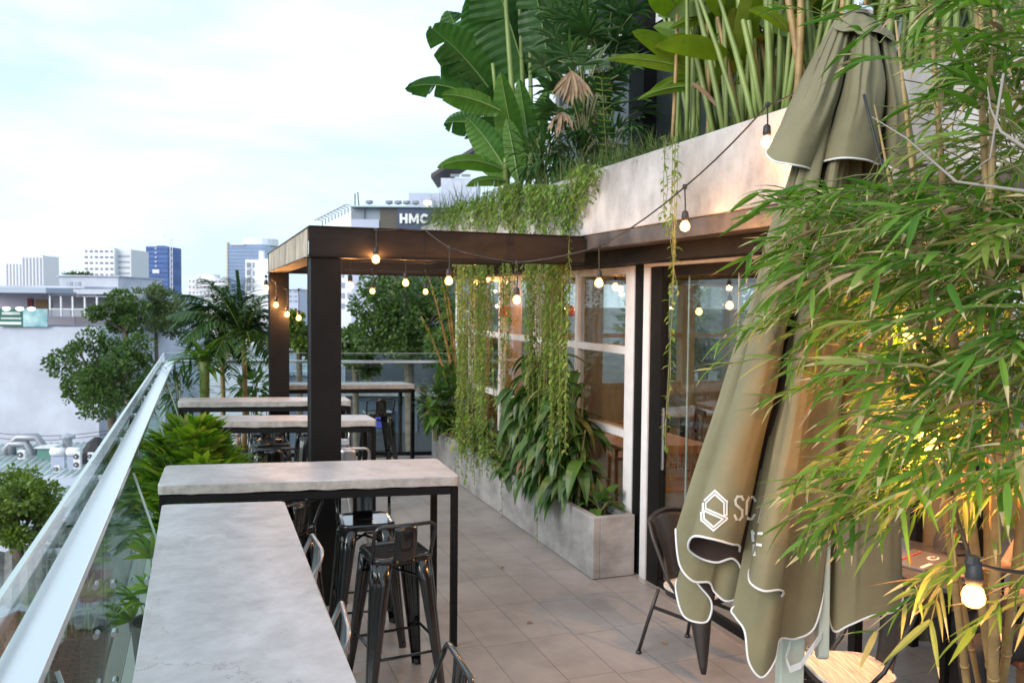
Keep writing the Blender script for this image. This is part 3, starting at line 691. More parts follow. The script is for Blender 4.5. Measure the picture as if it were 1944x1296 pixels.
M_rattan = mat('woven_rattan', (.40,.21,.08), .6, noise_amt=.2, noise_scale=30)
wood_chair(4.05,6.55,rad(-20),'rattan backed chair seen through the glass door, its orange woven back towards us', M_chairwood, M_rattan)
wood_chair(4.35,8.05,rad(-15),'rattan backed chair behind the white window grid, low by the sill', M_chairwood, M_rattan)
wood_chair(5.25,8.55,rad(70),'dark walnut chair with pale seat beside the white marble table inside', M_darkwood, None, mat('grey_cushion', (.33,.34,.37), .8))
cafe_table(5.75,9.25,'white topped square cafe table at the back of the room seen through the glass door', mat('white_marble', (.62,.60,.58), .25, noise_amt=.15, noise_scale=4))
cafe_table(4.15,7.35,'tan wooden cafe table inside behind the lower corner of the window grid', mat('honey_wood', (.50,.28,.10), .4, noise_amt=.2, noise_scale=4, stretch=(1,8,1)), .9)
cafe_table(4.6,5.4,'small dark cafe table just behind the sliding glass door', M_darkwood)
# moulded shell chair
t = thing('shell_chair', 'grey moulded shell chair behind the white topped cafe table', 'chair', (6.05,9.75,.006), rad(200), local=True)
mb = MB(); vs = []
for i in range(9):
    s = i/8
    for j in range(9):
        u = -1+2*j/8
        if s < .5: z = .44+.03*abs(u)**2; yy = .2-.4*s*2*.95; ww = .22
        else: k = (s-.5)*2; z = .44+.40*k; yy = -.18-.08*k; ww = .22-.05*k*k
        vs.append((u*ww, yy+.10*abs(u)**2*(1 if s>.4 else 0), z+.04*abs(u)**2))
mb.add(vs, [(i*9+j,i*9+j+1,(i+1)*9+j+1,(i+1)*9+j) for i in range(8) for j in range(8)]); mb.build('shell', mat('grey_plastic', (.24,.25,.26), .45), t, smooth=True, solid=.012)
for sx in (-1,1):
    for sy in (-1,1):
        mb = MB(); mb.bar((sx*.22,sy*.2,0),(sx*.12,sy*.12,.43),.022); mb.build('leg', M_black, t)
# pendant lamps inside
def pendant(px, py, D, label, red=False, watt=5.0):
    p = atD(px, py, D)
    t = thing('pendant_lamp', label, 'lamp', p, 0, 'pendant lamps hanging inside the cafe')
    mb = MB(); mb.tube([(p.x,p.y,p.z+.05),(p.x,p.y,2.499)], .005, 6); mb.build('cord', M_cable, t)
    if red:
        mb = MB(); mb.lathe([(.03,.10),(.045,.08),(.055,0),(.052,-.015),(.015,-.015)], (p.x,p.y,p.z-.05), 14); mb.build('lamp_shade', mat('red_lacquer', (.55,.03,.03), .35), t, smooth=True)
    else:
        mb = MB(); mb.lathe([(.012,.09),(.022,.06),(.022,.03)], tuple(p), 10); mb.build('socket', M_cable, t)
        mb = MB(); mb.lathe([(.015,.03),(.034,0),(.03,-.03),(.008,-.045)], tuple(p), 10); mb.build('lamp_bulb', M_bulb, t, smooth=True); lamp(t, (0,0,0), watt)
pendant(1385,578,7.6,'bare pendant bulb inside seen above the glass door, right of the hanging vine')
pendant(1327,590,8.6,'smaller bare pendant bulb inside behind the glass door, left of its brighter neighbour')
pendant(1168,543,8.6,'bare pendant bulb inside at the top of the nearest white window')
pendant(1178,547,9.4,'farther pendant bulb inside close beside the one in the nearest white window')
pendant(1050,578,9.3,'bare pendant bulb inside glimpsed through the curtain of vines')
pendant(1122,580,9.6,'dimmer pendant bulb deep inside, middle of the nearest white window')
pendant(1081,588,8.8,'red lacquer pendant shade right of the vine curtain', True)
pendant(956,590,9.4,'red lacquer pendant shade left of the vine curtain', True)
pendant(1702,606,3.95,'bright pendant bulb inside glimpsed through the bamboo, upper right of the parasol', False, 42)
pendant(1660,800,4.3,'added pendant bulb hidden behind the parasol canvas, warming the floor', False, 34)  # added lamp, out of sight, to warm the floor at lower right
pendant(905,536,9.8,'pendant bulb near the ceiling at the far left end of the cafe')
# ================================================================== THE CITY BEYOND
GZ = -13.0
gm = MB(); gm.add([(-1500,-300,GZ),(1500,-300,GZ),(1500,2500,GZ),(-1500,2500,GZ)], [(0,1,2,3)])
tag(gm.build('ground', mat('city_ground', (.16,.155,.15), .9, noise_amt=.4, noise_scale=.12, coords='World')), kind='structure')
RZ = -_y        # buildings roughly face the terrace
RX = Vector((math.cos(RZ), math.sin(RZ), 0)); RY = Vector((-math.sin(RZ), math.cos(RZ), 0))
def blk(mb, o, a, b, mi=0):
    """box in a building frame: o origin, a/b = (right, back, z) corners"""
    vs = []
    for z in (a[2], b[2]):
        for x, y in ((a[0],a[1]),(b[0],a[1]),(b[0],b[1]),(a[0],b[1])):
            p = o + RX*x + RY*y; vs.append((p.x,p.y,z))
    mb.add(vs, [(0,3,2,1),(4,5,6,7),(0,1,5,4),(1,2,6,5),(2,3,7,6),(3,0,4,7)], mi)
def place(x0, x1, yt, D):
    """front left corner on the ground, width, top height for a front spanning pixels x0..x1 with top at yt"""
    p = atD(x0, 574, D); q = atD(x1, 574, D); t = atD((x0+x1)/2, yt, D)
    return Vector((p.x,p.y,GZ)), (q-p).length, t.z
def tower(name, label, x0, x1, yt, D, wall, depth, rows=0, cols=0, winmat=None, wfrac=.5, hfrac=.45, group=None, vmin=None, cat='building', roofbits=True):
    o, wd, zt = place(x0, x1, yt, D)
    root = thing(name, label, cat, o, 0, group)
    mb = MB(); blk(mb, o, (0,0,GZ), (wd,depth,zt)); mb.build('wall', wall, root)
    if roofbits:
        mb = MB(); blk(mb, o, (wd*.3,depth*.3,zt+.01), (wd*.62,depth*.6,zt+wd*.07)); mb.build('roof_house', wall, root)
    if rows:
        z0 = GZ if vmin is None else atD(x0, vmin, D).z
        for r in range(rows):
            for c in range(cols):
                zz = zt-(zt-z0)*(r+.75)/rows; h = (zt-z0)/rows*hfrac; xx = wd*(c+.5)/cols; ww = wd/cols*wfrac*(1 if (r*7+c*3)%5 else .6)
                mb = MB(); blk(mb, o, (xx-ww/2,-.08,zz), (xx+ww/2,.06,zz+h)); mb.build('window', winmat, root)
    return root, o, wd, zt
M_dkwin = mat('far_window', (.24,.26,.31), .25); M_midwin = mat('far_window_pale', (.34,.38,.46), .4)  # distance haze put into the colour: window contrast paled
M_tw1 = mat('far_white_wall', (.84,.85,.88), .8); M_tw2 = mat('far_pale_pink_wall', (.82,.79,.81), .8)  # walls brightened to stand in for distance haze
M_blue = mat('blue_scaffold_net', (.09,.16,.38), .7, noise_amt=.25, noise_scale=.12, coords='World', stretch=(1,1,3)); M_bglass = mat('blue_curtain_wall', (.22,.31,.47), .25, noise_amt=.2, noise_scale=.1, coords='World')  # blues desaturated, haze put into the colour
M_lav = mat('lavender_wall', (.52,.55,.68), .8, noise_amt=.08, noise_scale=.3, coords='World')
# white office tower with rows of dark windows, two visible faces
r_, o_, wd_, zt_ = tower('office_tower', 'white office tower with rows of small dark windows left of the blue tower', 160, 218, 471, 215, M_tw1, 14, 7, 6, M_dkwin, .62, .36, vmin=548)
mb = MB(); blk(mb, o_, (wd_+.01,1.5,GZ), (wd_+3.6,12,zt_-.2)); mb.build('side_wing', M_white, r_)
for k in range(6):
    z = zt_-2.2-k*1.45
    mb = MB(); blk(mb, o_, (wd_+.3,1.42,z), (wd_+3.2,1.49,z+.5)); mb.build('window_band', M_midwin, r_)
r_, o_, wd_, zt_ = tower('apartment_tower', 'shorter of two hazy apartment towers at the far left', 10, 45, 497, 420, M_tw2, 14, 0)
for k in range(5):
    mb = MB(); blk(mb, o_, (wd_*(.1+.18*k),-.15,GZ), (wd_*(.17+.18*k),-.001,zt_-1)); mb.build('window_strip', M_midwin, r_)
r_, o_, wd_, zt_ = tower('apartment_tower', 'taller of two hazy apartment towers at the far left', 42, 83, 485, 400, M_tw2, 14, 0)
for k in range(6):
    mb = MB(); blk(mb, o_, (wd_*(.06+.16*k),-.15,GZ), (wd_*(.13+.16*k),-.001,zt_-1)); mb.build('window_strip', M_midwin, r_)
r_, o_, wd_, zt_ = tower('netted_tower', 'tower under construction wrapped in bright blue netting', 278, 319, 468, 290, M_blue, 12, 0)
for k in range(9):
    mb = MB(); blk(mb, o_, (0,-.12,zt_-1-k*1.6), (wd_,-.001,zt_-.85-k*1.6)); mb.build('net_seam', mat('dark_blue_seam', (.03,.07,.25), .8), r_)
mb = MB(); blk(mb, o_, (wd_*.3,-.2,zt_-9.2), (wd_*.62,-.13,zt_-7.9)); mb.build('white_banner', M_white, r_)
for k in range(5):
    mb = MB(); blk(mb, o_, (wd_*.42,-.2,zt_-.9-k*1.5), (wd_*.50,-.13,zt_-.5-k*1.5)); mb.build('net_opening', M_white, r_)
cr_ = thing('tower_crane', 'thin tower crane standing beside the blue netted tower', 'crane', atD(325,574,288))
p = atD(325,574,288); q = atD(325,452,288)
mb = MB()
for dx in (-.35,.35): mb.tube([(p.x+dx,p.y,GZ),(q.x+dx,q.y,q.z)], .10, 4)
zz = GZ; k = 0
while zz < q.z-1: mb.tube([(p.x-.35*(-1)**k,p.y,zz),(p.x+.35*(-1)**k,p.y,zz+1)], .06, 4); zz += 1; k += 1
mb.build('mast', M_tw2, cr_)
a = atD(308,447,288); b = atD(327,456,288); mb = MB(); mb.tube([a,b], .18, 4); mb.tube([a,atD(325,444,288),b], .08, 4); mb.build('jib', M_tw2, cr_)
r_, o_, wd_, zt_ = tower('glass_tower', 'blue glass office tower with curved roof crown behind the white block', 433, 505, 464, 250, M_bglass, 18, 0)
mb = MB(); mb.lathe([(5.2,0),(5.2,2.0),(4.6,2.1)], tuple(o_+RX*wd_*.66+RY*8+Vector((0,0,zt_-GZ+.02))), 20); mb.build('roof_crown', M_tw1, r_)
for k in range(13):
    mb = MB(); blk(mb, o_, (0,-.12,zt_-1-k*1.05), (wd_,-.001,zt_-.82-k*1.05)); mb.build('floor_band', mat('pale_blue_band', (.42,.42,.52), .6), r_)
mb = MB(); blk(mb, o_, (-.5,-.2,GZ), (-.01,2,zt_+.6)); mb.build('edge_fin', mat('cream_fin', (.68,.62,.5), .7), r_)
# sign on the tower
def text(body, size, parent, loc, rot, m, name='lettering', extrude=.01, sx=1.0, bold=0):
    cu = bpy.data.curves.new(name, 'FONT'); cu.body = body; cu.size = size; cu.extrude = extrude; cu.align_x = 'LEFT'; cu.offset = bold
    tmp = bpy.data.objects.new('tmp_text', cu); COL.objects.link(tmp)
    dg = bpy.context.evaluated_depsgraph_get(); me = bpy.data.meshes.new_from_object(tmp.evaluated_get(dg))
    COL.objects.unlink(tmp); bpy.data.objects.remove(tmp); bpy.data.curves.remove(cu)
    me.materials.clear(); me.materials.append(m)
    o = bpy.data.objects.new(name, me); COL.objects.link(o); o.scale = (sx,1,1); o.rotation_euler = rot
    if parent is not None:
        off = Vector(loc); q = parent
        while q is not None: off -= q.location; q = q.parent
        o.parent = parent; o.location = off
    else: o.location = loc
    return o
mb = MB(); blk(mb, o_, (.8,-.35,zt_-.3), (5.0,-.13,zt_+.35)); mb.build('roof_sign', M_white, r_)
r_, o_, wd_, zt_ = tower('white_block', 'white balcony block in front of the blue glass tower', 466, 516, 493, 140, M_tw1, 10, 0)
for k in range(4):
    mb = MB(); blk(mb, o_, (wd_*.05,-.3,zt_-1.6-k*1.3), (wd_*.22,-.01,zt_-1.35-k*1.3)); mb.build('balcony', M_white, r_)
    mb = MB(); blk(mb, o_, (wd_*.06,-.12,zt_-1.3-k*1.3), (wd_*.2,-.005,zt_-.5-k*1.3)); mb.build('window', M_dkwin, r_)
    mb = MB(); blk(mb, o_, (wd_*.27,-.12,zt_-1.3-k*1.3), (wd_*.33,-.005,zt_-.5-k*1.3)); mb.build('window', M_midwin, r_)
mb = MB(); blk(mb, o_, (wd_*.45,1,zt_+.01), (wd_*.6,2,zt_+1.5)); mb.build('stair_house', M_tw1, r_)
mb = MB(); blk(mb, o_, (wd_*.8,1,zt_+.01), (wd_*.97,2,zt_+.9)); mb.build('water_tank', M_tw1, r_)
r_, o_, wd_, zt_ = tower('apartment_block', 'long pale pink apartment block low on the skyline', 357, 428, 528, 330, M_tw2, 12, 3, 10, M_midwin, .5, .4, vmin=560)
r_, o_, wd_, zt_ = tower('hazy_block', 'hazy stepped block low on the skyline behind the palm', 375, 405, 521, 380, M_tw2, 9, 0)
for k in range(4):
    mb = MB(); blk(mb, o_, (wd_*(.1+.22*k),-.15,GZ), (wd_*(.2+.22*k),-.001,zt_-1)); mb.build('window_strip', M_midwin, r_)
r_, o_, wd_, zt_ = tower('grey_block', 'small grey stepped block seen under the pergola beside its rear column', 545, 566, 548, 120, M_lav, 8, 3, 2, M_midwin, .6, .4, vmin=575)
r_, o_, wd_, zt_ = tower('white_tower', 'narrow white block seen between the front column and the trees', 645, 668, 512, 90, M_tw1, 8, 4, 2, M_midwin, .5, .5, vmin=590)
# white house with two windows
r_, o_, wd_, zt_ = tower('white_house', 'white flat roofed house with two windows behind the terrace building', 113, 225, 525, 72, M_plaster, 9, 0, roofbits=False)
for a in (.13,.27):
    mb = MB(); blk(mb, o_, (wd_*a,-.05,zt_-1.05), (wd_*(a+.09),.02,zt_-.45)); w1 = mb.build('window', M_midwin, r_)
    mb = MB(); blk(mb, o_, (wd_*(a+.04),-.08,zt_-1.05), (wd_*(a+.05),-.051,zt_-.45)); mb.build('window_bar', M_white, w1)
mb = MB(); blk(mb, o_, (wd_*.34,-.05,zt_-1.75), (wd_*.37,.02,zt_-1.6)); mb.build('vent', M_dkwin, r_)
mb = MB(); blk(mb, o_, (-.15,-.15,zt_+.005), (wd_+.15,9.1,zt_+.09)); mb.build('roof', M_lav, r_)
for k in range(6):
    mb = MB(); c = o_+RX*wd_*(.05+.07*k)+RY*1+Vector((0,0,zt_-GZ+.15))
    for j in range(40): mb.blade(c+Vector((R.uniform(-.4,.4),R.uniform(-.3,.3),0)), (R.uniform(-1,1),R.uniform(-1,1),1.2), R.uniform(.3,.6), .1, .8, 2, 'lance', None)
    tag(mb.build('roof_shrub', L_tree2), ['rounded roof shrub at the left corner of the white house roof','second roof shrub from the left on the white house','third roof shrub from the left on the white house','middle right roof shrub on the white house','fifth roof shrub from the left on the white house','rightmost roof shrub on the white house'][k], 'shrub', 'shrubs on the white house roof')
# blank walled terrace building, left ---------------------------------------------------
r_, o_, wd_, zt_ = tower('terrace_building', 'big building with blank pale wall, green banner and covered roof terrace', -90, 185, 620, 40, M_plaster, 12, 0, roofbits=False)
U = 40/1600.0
def ux(x): return (x+90)*U*1.0
def uz(y): return atD(60, y, 40).z
mb = MB(); blk(mb, o_, (ux(185),2.4,GZ), (ux(226),11,uz(556))); mb.build('side_wall', M_plaster, r_)
mb = MB(); blk(mb, o_, (0,2.2,uz(618)), (ux(96),2.4,uz(553))); mb.build('terrace_room', mat('pale_mauve_wall', (.50,.46,.52), .8), r_)
mb = MB(); blk(mb, o_, (ux(97),2.2,uz(618)), (ux(184),2.4,uz(562))); mb.build('terrace_screen', mat('pale_grey_screen', (.42,.40,.42), .8), r_)
mb = MB(); blk(mb, o_, (0,-.3,uz(556)), (ux(94),2.19,uz(546))); mb.build('terrace_roof', mat('blue_grey_fascia', (.40,.46,.55), .7), r_)
mb = MB(); blk(mb, o_, (ux(96),-.1,uz(561)), (ux(186),2.19,uz(557))); mb.build('terrace_roof', mat('dark_thin_roof', (.10,.10,.12), .8), r_)
mb = MB(); blk(mb, o_, (0,2.5,uz(545)), (ux(110),6,uz(541))); mb.build('upper_slab', M_plaster, r_)
mb = MB(); blk(mb, o_, (ux(3),2.12,uz(590)), (ux(14),2.19,uz(567))); mb.build('red_door', mat('dark_red_door', (.20,.03,.04), .6), r_)
mb = MB(); blk(mb, o_, (ux(20),2.12,uz(586)), (ux(50),2.19,uz(569))); mb.build('brown_door', mat('ochre_door', (.30,.17,.08), .7), r_)
for a, b in ((138,158),(163,182)):
    mb = MB(); blk(mb, o_, (ux(a),2.12,uz(590)), (ux(b),2.19,uz(578))); mb.build('dark_opening', mat('dark_recess', (.03,.03,.035), .9), r_)
for x in (94,115,137,160,183):
    mb = MB(); blk(mb, o_, (ux(x),-.05,uz(600)), (ux(x)+.07,.02,uz(557))); mb.build('terrace_post', M_white, r_)
mb = MB()
blk(mb, o_, (ux(94),-.04,uz(587)), (ux(185),0,uz(585)))
mb.build('railing_bar', M_white, r_)
for x in (97,117,138,162):
    mb = MB(); blk(mb, o_, (ux(x),-.03,uz(600)), (ux(x+17),-.01,uz(588))); mb.build('railing_panel', mat('grey_rail_panel', (.30,.31,.36), .6), r_)
ban = thing('banner', 'green advertising banner with plants and white lettering on the blank wall', 'banner', o_+RX*ux(0)+RY*-.2)
mb = MB(); blk(mb, o_, (ux(1),-.16,uz(620)), (ux(47),-.10,uz(586))); mb.build('green_panel', mat('deep_green_print', (.02,.13,.10), .6), ban)
mb = MB(); blk(mb, o_, (ux(47)+.002,-.16,uz(620)), (ux(93),-.10,uz(586))); mb.build('picture_panel', mat('teal_photo_print', (.12,.34,.40), .6, col2=(.55,.72,.72), noise_scale=1.1, coords='World', detail=3), ban)
for j, (y0, y1, x0, x1) in enumerate(((597.5,592.5,8,42),(606,603,6,44),(616,611,2,44))):
    mb = MB()
    x = x0
    while x < x1:
        wl = R.uniform(1.2,2.4) if j != 2 else 42
        blk(mb, o_, (ux(x),-.19,uz(y0)), (ux(min(x+wl,x1)),-.165,uz(y1))); x += wl+.7
    p = mb.build('lettering', M_print, ban)
for x in (25,50,72):
    mb = MB(); mb.lathe([(.05,0),(.15,.05),(.17,.15),(.03,.19)], tuple(o_+RX*ux(x)+RY*-.55+Vector((0,0,uz(590)-GZ))), 10); lm = mb.build('flood_lamp', emit('cool_flood_glow%d'%x,(.85,1,.95),.9), ban)
# HMC building -----------------------------------------------------------------
D = 62
r_, o_, wd_, zt_ = tower('sign_building', 'grey and dark blue building with big white HMC letters above the pergola', 668, 900, 395, D, mat('grey_blue_cladding', (.27,.31,.36), .5, noise_amt=.2, noise_scale=.5, coords='World'), 10, 0, roofbits=False)
U2 = D/1600.
def vx(x): return (x-668)*U2
def vz(y): return atD(740, y, D).z
mb = MB(); blk(mb, o_, (vx(722),-.15,GZ), (vx(755),-.01,vz(397))); mb.build('brown_glass_panel', mat('brown_glass', (.11,.09,.07), .15), r_)
mb = MB(); blk(mb, o_, (vx(755),-.4,GZ), (vx(905),-.01,vz(396))); mb.build('blue_panel', mat('dark_blue_panel', (.055,.07,.13), .5), r_)
mb = MB(); blk(mb, o_, (vx(667),-.6,vz(396)+.01), (vx(905),1,vz(393))); mb.build('roof_edge', mat('pale_teal_edge', (.45,.58,.60), .5), r_)
for x in (690,):
    mb = MB(); blk(mb, o_, (vx(x),-.12,GZ), (vx(x)+.06,-.005,vz(397))); mb.build('panel_joint', M_dkwin, r_)
mb = MB(); blk(mb, o_, (vx(668),-.2,GZ), (vx(720),-.125,vz(418))); mb.build('lower_panel', M_lav, r_)
pl = o_+RX*vx(760)+RY*-.47; 
def glyph(poly, ox, s):
    mb = MB(); vs = []
    for dy in (-.52,-.44):
        for x, z in poly: p = o_+RX*(vx(760)+(ox+x)*s)+RY*dy; vs.append((p.x,p.y,vz(425.5)+z*s))
    n = len(poly); mb.add(vs, [tuple(range(n)),tuple(range(2*n-1,n-1,-1))]+[(i,n+i,n+(i+1)%n,(i+1)%n) for i in range(n)]); return mb.build('lettering', M_print, r_)
glyph([(0,0),(.26,0),(.26,.38),(.56,.38),(.56,0),(.82,0),(.82,1),(.56,1),(.56,.62),(.26,.62),(.26,1),(0,1)], 0, .70)
glyph([(0,0),(.24,0),(.24,.55),(.44,.12),(.60,.12),(.80,.55),(.80,0),(1.04,0),(1.04,1),(.78,1),(.52,.45),(.26,1),(0,1)], .95, .70)
_c = [(.48+.48*math.cos(rad(a)), .5+.5*math.sin(rad(a))) for a in range(40,321,14)]+[(.48+.22*math.cos(rad(a)), .5+.24*math.sin(rad(a))) for a in range(320,39,-14)]
glyph(_c, 2.1, .70)
for x in (703,740,757,773,790,812):
    mb = MB(); c = o_+RX*vx(x)+RY*-.5+Vector((0,0,vz(391)-GZ)); mb.lathe([(.05,0),(.30,.08),(.26,.28),(.05,.3)], tuple(c), 8); mb.build('flood_lamp', M_dkwin if x != 812 else M_bulb, r_)
# bright billboard at its left corner
bb = thing('billboard', 'bright white billboard edge with a row of lamp arms beside the HMC building', 'billboard', o_+RX*vx(640))
p0 = atD(612,428,D); p1 = atD(667,400,D); pb0 = atD(600,470,D); pb1 = atD(667,470,D)
mb = MB(); bk = RY*.5
V8 = [p0,p1,pb1,pb0]; vs = [tuple(v) for v in V8]+[tuple(v+bk) for v in V8]
mb.add(vs, [(0,1,2,3),(7,6,5,4),(0,4,5,1),(1,5,6,2),(2,6,7,3),(3,7,4,0)]); mb.build('white_face', mat('bright_white_vinyl', (.86,.86,.87), .6), bb)
for k in range(10):
    s = k/9.; b = p0.lerp(p1, s)
    mb = MB(); mb.tube([b, b+Vector((0,0,.35)), b+Vector((0,0,.45))-RX*.35, b+Vector((0,0,.38))-RX*.6], .04, 5); mb.build('lamp_arm', mat('grey_lamp_arm', (.25,.24,.26), .6), bb)
mb = MB(); b = atD(674,396,D); mb.tube([b,b+Vector((0,0,1.1))], .05, 5); mb.tube([b+RX*.3,b+Vector((0,0,1.2))+RX*.2], .05, 5); mb.build('antenna', mat('dark_mast', (.14,.12,.13), .6), bb)
# lavender building with dark canopy roof, behind
r_, o_, wd_, zt_ = tower('lavender_building', 'pale lavender building with sloping dark canopy roof above the HMC building', 775, 905, 368, 75, M_lav, 9, 0, roofbits=False)
U3 = 75/1600.
q0 = atD(818,330,75); q1 = atD(900,278,75)
mb = MB(); n_ = RY*7; th = Vector((0,0,-.35))
V8 = [q0,q1]; vs = [tuple(q0),tuple(q1),tuple(q1+n_),tuple(q0+n_)]; vs += [tuple(Vector(v)+th) for v in vs]
mb.add(vs, [(0,1,2,3),(7,6,5,4),(0,4,5,1),(1,5,6,2),(2,6,7,3),(3,7,4,0)]); mb.build('canopy_roof', mat('dark_canopy', (.10,.08,.08), .7), r_)
mb = MB(); o2 = atD(835,574,75); o2.z = GZ; blk(mb, o2, (0,.5,atD(835,368,75).z+.01), (3.3,6,atD(835,338,75).z)); mb.build('upper_room', M_plaster, r_)
for a in (853,874):
    mb = MB(); o3 = atD(a,574,75); o3.z = GZ; blk(mb, o3, (0,.35,atD(a,336,75).z), (.8,.49,atD(a,331,75).z)); mb.build('window', M_dkwin, r_)
# ---------------------------------------------------------------- roofs with machinery, left
def roof_house(label, c, w_, d_, z, m, rz=0, hip=0, tile=False, hh=6, cat='building', name='low_house', wallm=None):
    t = thing(name, label, cat, (c[0],c[1],z-hh), 0)
    ca, sa = math.cos(rz), math.sin(rz)
    def P(x, y, zz): return (c[0]+ca*x-sa*y, c[1]+sa*x+ca*y, zz)
    mb = MB(); a = [P(-w_/2,-d_/2,z-hh),P(w_/2,-d_/2,z-hh),P(w_/2,d_/2,z-hh),P(-w_/2,d_/2,z-hh)]; b = [(x,y,z-.06) for x,y,_ in a]
    mb.add(a+b, [(0,3,2,1),(4,5,6,7),(0,1,5,4),(1,2,6,5),(2,3,7,6),(3,0,4,7)]); mb.build('wall', wallm or M_plaster, t)
    mb = MB(); e = .25
    if hip:
        b = [P(-w_/2-e,-d_/2-e,z),P(w_/2+e,-d_/2-e,z),P(w_/2+e,d_/2+e,z),P(-w_/2-e,d_/2+e,z),P(0,-d_/2-e,z+hip),P(0,d_/2+e,z+hip)]
        mb.add(b, [(0,1,4),(1,2,5,4),(2,3,5),(3,0,4,5),(0,3,2,1)])
    else:
        n = int(w_/.22); vs = []
        for i in range(n*2+1):
            x = -w_/2-e+(w_+2*e)*i/(2*n); zz = z+(.05 if i%2 else 0)
            vs += [P(x,-d_/2-e,zz-.25),P(x,d_/2+e,zz+.25)]
        mb.add(vs, [(2*i,2*i+2,2*i+3,2*i+1) for i in range(2*n)])
    mb.build('roof', m, t)
    return t
def tile_mat(name, c1, c2, s=3.0):
    mt = bpy.data.materials.new(name); mt.use_nodes = True; nt = mt.node_tree; b = nt.nodes['Principled BSDF']; b.inputs['Roughness'].default_value = .85
    g = nt.nodes.new('ShaderNodeNewGeometry'); br = nt.nodes.new('ShaderNodeTexBrick'); br.inputs['Scale'].default_value = s
    br.inputs['Color1'].default_value = (*c1,1); br.inputs['Color2'].default_value = (*c2,1); br.inputs['Mortar'].default_value = (.10,.05,.04,1); br.inputs['Mortar Size'].default_value = .03
    nt.links.new(g.outputs['Position'], br.inputs['Vector']); nt.links.new(br.outputs['Color'], b.inputs['Base Color'])
    return mt
M_tile = tile_mat('orange_roof_tile', (.34,.16,.09), (.24,.11,.07), 2.2)
M_corr = mat('teal_white_roof_sheet', (.36,.43,.43), .6, noise_amt=.3, noise_scale=.9, coords='World')
M_rust = mat('weathered_roof_sheet', (.36,.36,.35), .8, noise_amt=.5, noise_scale=1.2, coords='World')
M_fc = mat('old_grey_wall', (.34,.35,.36), .9, noise_amt=.4, noise_scale=.8, coords='World')
c = atD(70,905,27); roof_house('flat workshop roof crowded with tanks and air conditioners below the blank wall', (c.x-2.5,c.y+1.5), 11, 6.5, -3.55, M_corr, rad(-8), name='workshop')
c = atD(130,938,24); roof_house('pale green sheet roof between the treetop and the railing', (c.x,c.y), 4.2, 2.2, -3.8, M_corr, rad(-12))
c = atD(60,1050,16); roof_house('weathered low roof under the railing, beside the bright treetop', (c.x+.6,c.y), 3.2, 3.5, -3.4, M_rust, rad(10), hh=9)
c = atD(140,1275,13.0); roof_house('orange tiled house roof directly below the railing', (c.x-.8,c.y-.2), 3.4, 4.2, -4.0, M_tile, rad(8), hip=.7)
c = atD(190,1130,17); roof_house('narrow white house with stained walls below the railing', (c.x+.2,c.y+.5), 2.2, 4.5, -3.6, M_fc, rad(6), wallm=M_fc)
c = atD(235,960,22); roof_house('grey flat roof in the alley past the orange tiled roof', (c.x,c.y), 3.4, 6, -4.2, M_rust, rad(0), wallm=M_fc)
c = atD(40,1180,15); roof_house('dark sheet roof low beside the orange tiled house', (c.x-2.4,c.y+.5), 4, 5, -5.0, mat('dark_roof', (.07,.08,.09), .8), rad(4))
c = atD(560,735,45); roof_house('white low house behind the far glass railing', (c.x,c.y+2), 5, 5, -1.6, M_corr, rad(-20))
c = atD(490,720,42); roof_house('white house with small windows behind the palm trunk', (c.x,c.y+2), 3, 5, -.7, M_plaster, rad(-20))
c = atD(620,690,60); roof_house('white house with brown tiled roof far under the pergola', (c.x-1.5,c.y+2), 4, 5, -1.2, M_tile, rad(-30), hip=1.0)
# dark street facade behind the end railing
r_, o_, wd_, zt_ = tower('dark_building', 'dark slate coloured street building behind the end railing and the big tree', 655, 1010, 652, 34, mat('dark_slate', (.045,.055,.07), .5, noise_amt=.3, noise_scale=.5, coords='World'), 8, 0, roofbits=False)
for k in range(5):
    mb = MB(); blk(mb, o_, (.5+k*1.45,-.10,zt_-3.6), (1.5+k*1.45,-.005,zt_-2.2)); mb.build('window', mat('slate_window', (.10,.13,.17), .15), r_)
mb = MB(); a = o_+RX*3.0+RY*-.6; b = o_+RX*6.8+RY*-.6; mb.bar((a.x,a.y,zt_-1.7),(b.x,b.y,zt_-5.2),.1,.28); mb.build('stair_stringer', mat('stair_brown', (.20,.16,.14), .7), r_)
mb = MB(); blk(mb, o_, (.0,-.5,zt_-2.1), (7.5,-.11,zt_-1.95)); mb.build('ledge', M_fc, r_)
mb = MB(); blk(mb, o_, (1.2,-.3,zt_-3.4), (2.0,-.11,zt_-2.7)); mb.build('blue_sign', mat('violet_blue_sign', (.06,.07,.40), .5), r_)
# air conditioners, tanks, shed on the workshop roof
def on(px, py, D): return atD(px, py, D)
def ac(px, py, D, s, label, fans=2):
    p = on(px,py,D); t = thing('air_conditioner', label, 'air conditioner', p, 0, 'air conditioner units on the low roofs')
    mb = MB(); blk(mb, Vector((p.x,p.y,0)), (-s*.42,0,p.z-s*.5*fans), (s*.42,s*.4,p.z+s*.5*fans)); mb.build('casing', M_white, t, bevel=.02)
    for k in range(fans):
        cz = p.z+(k-(fans-1)/2)*s*.95; mb = MB(); c = Vector((p.x,p.y,cz))-RX*s*.08
        mb.tube([c-RY*.005,c-RY*.03], s*.30, 14); f = mb.build('fan_grille', mat('fan_dark', (.06,.06,.065), .6), t)
        mb = MB(); mb.tube([c-RY*.031,c-RY*.045], s*.09, 8); mb.build('fan_hub', M_white, f)
    return t
ac(146,874,27.0,.28,'white twin fan air conditioner beside the two white tanks')
ac(108,890,26.5,.22,'small single fan air conditioner on the workshop roof', 1)
ac(40,863,27.5,.30,'white air conditioner by the grey ducts, left of the green shed', 1)
ac(172,866,27.5,.25,'single fan air conditioner half hidden by the railing glass', 1)
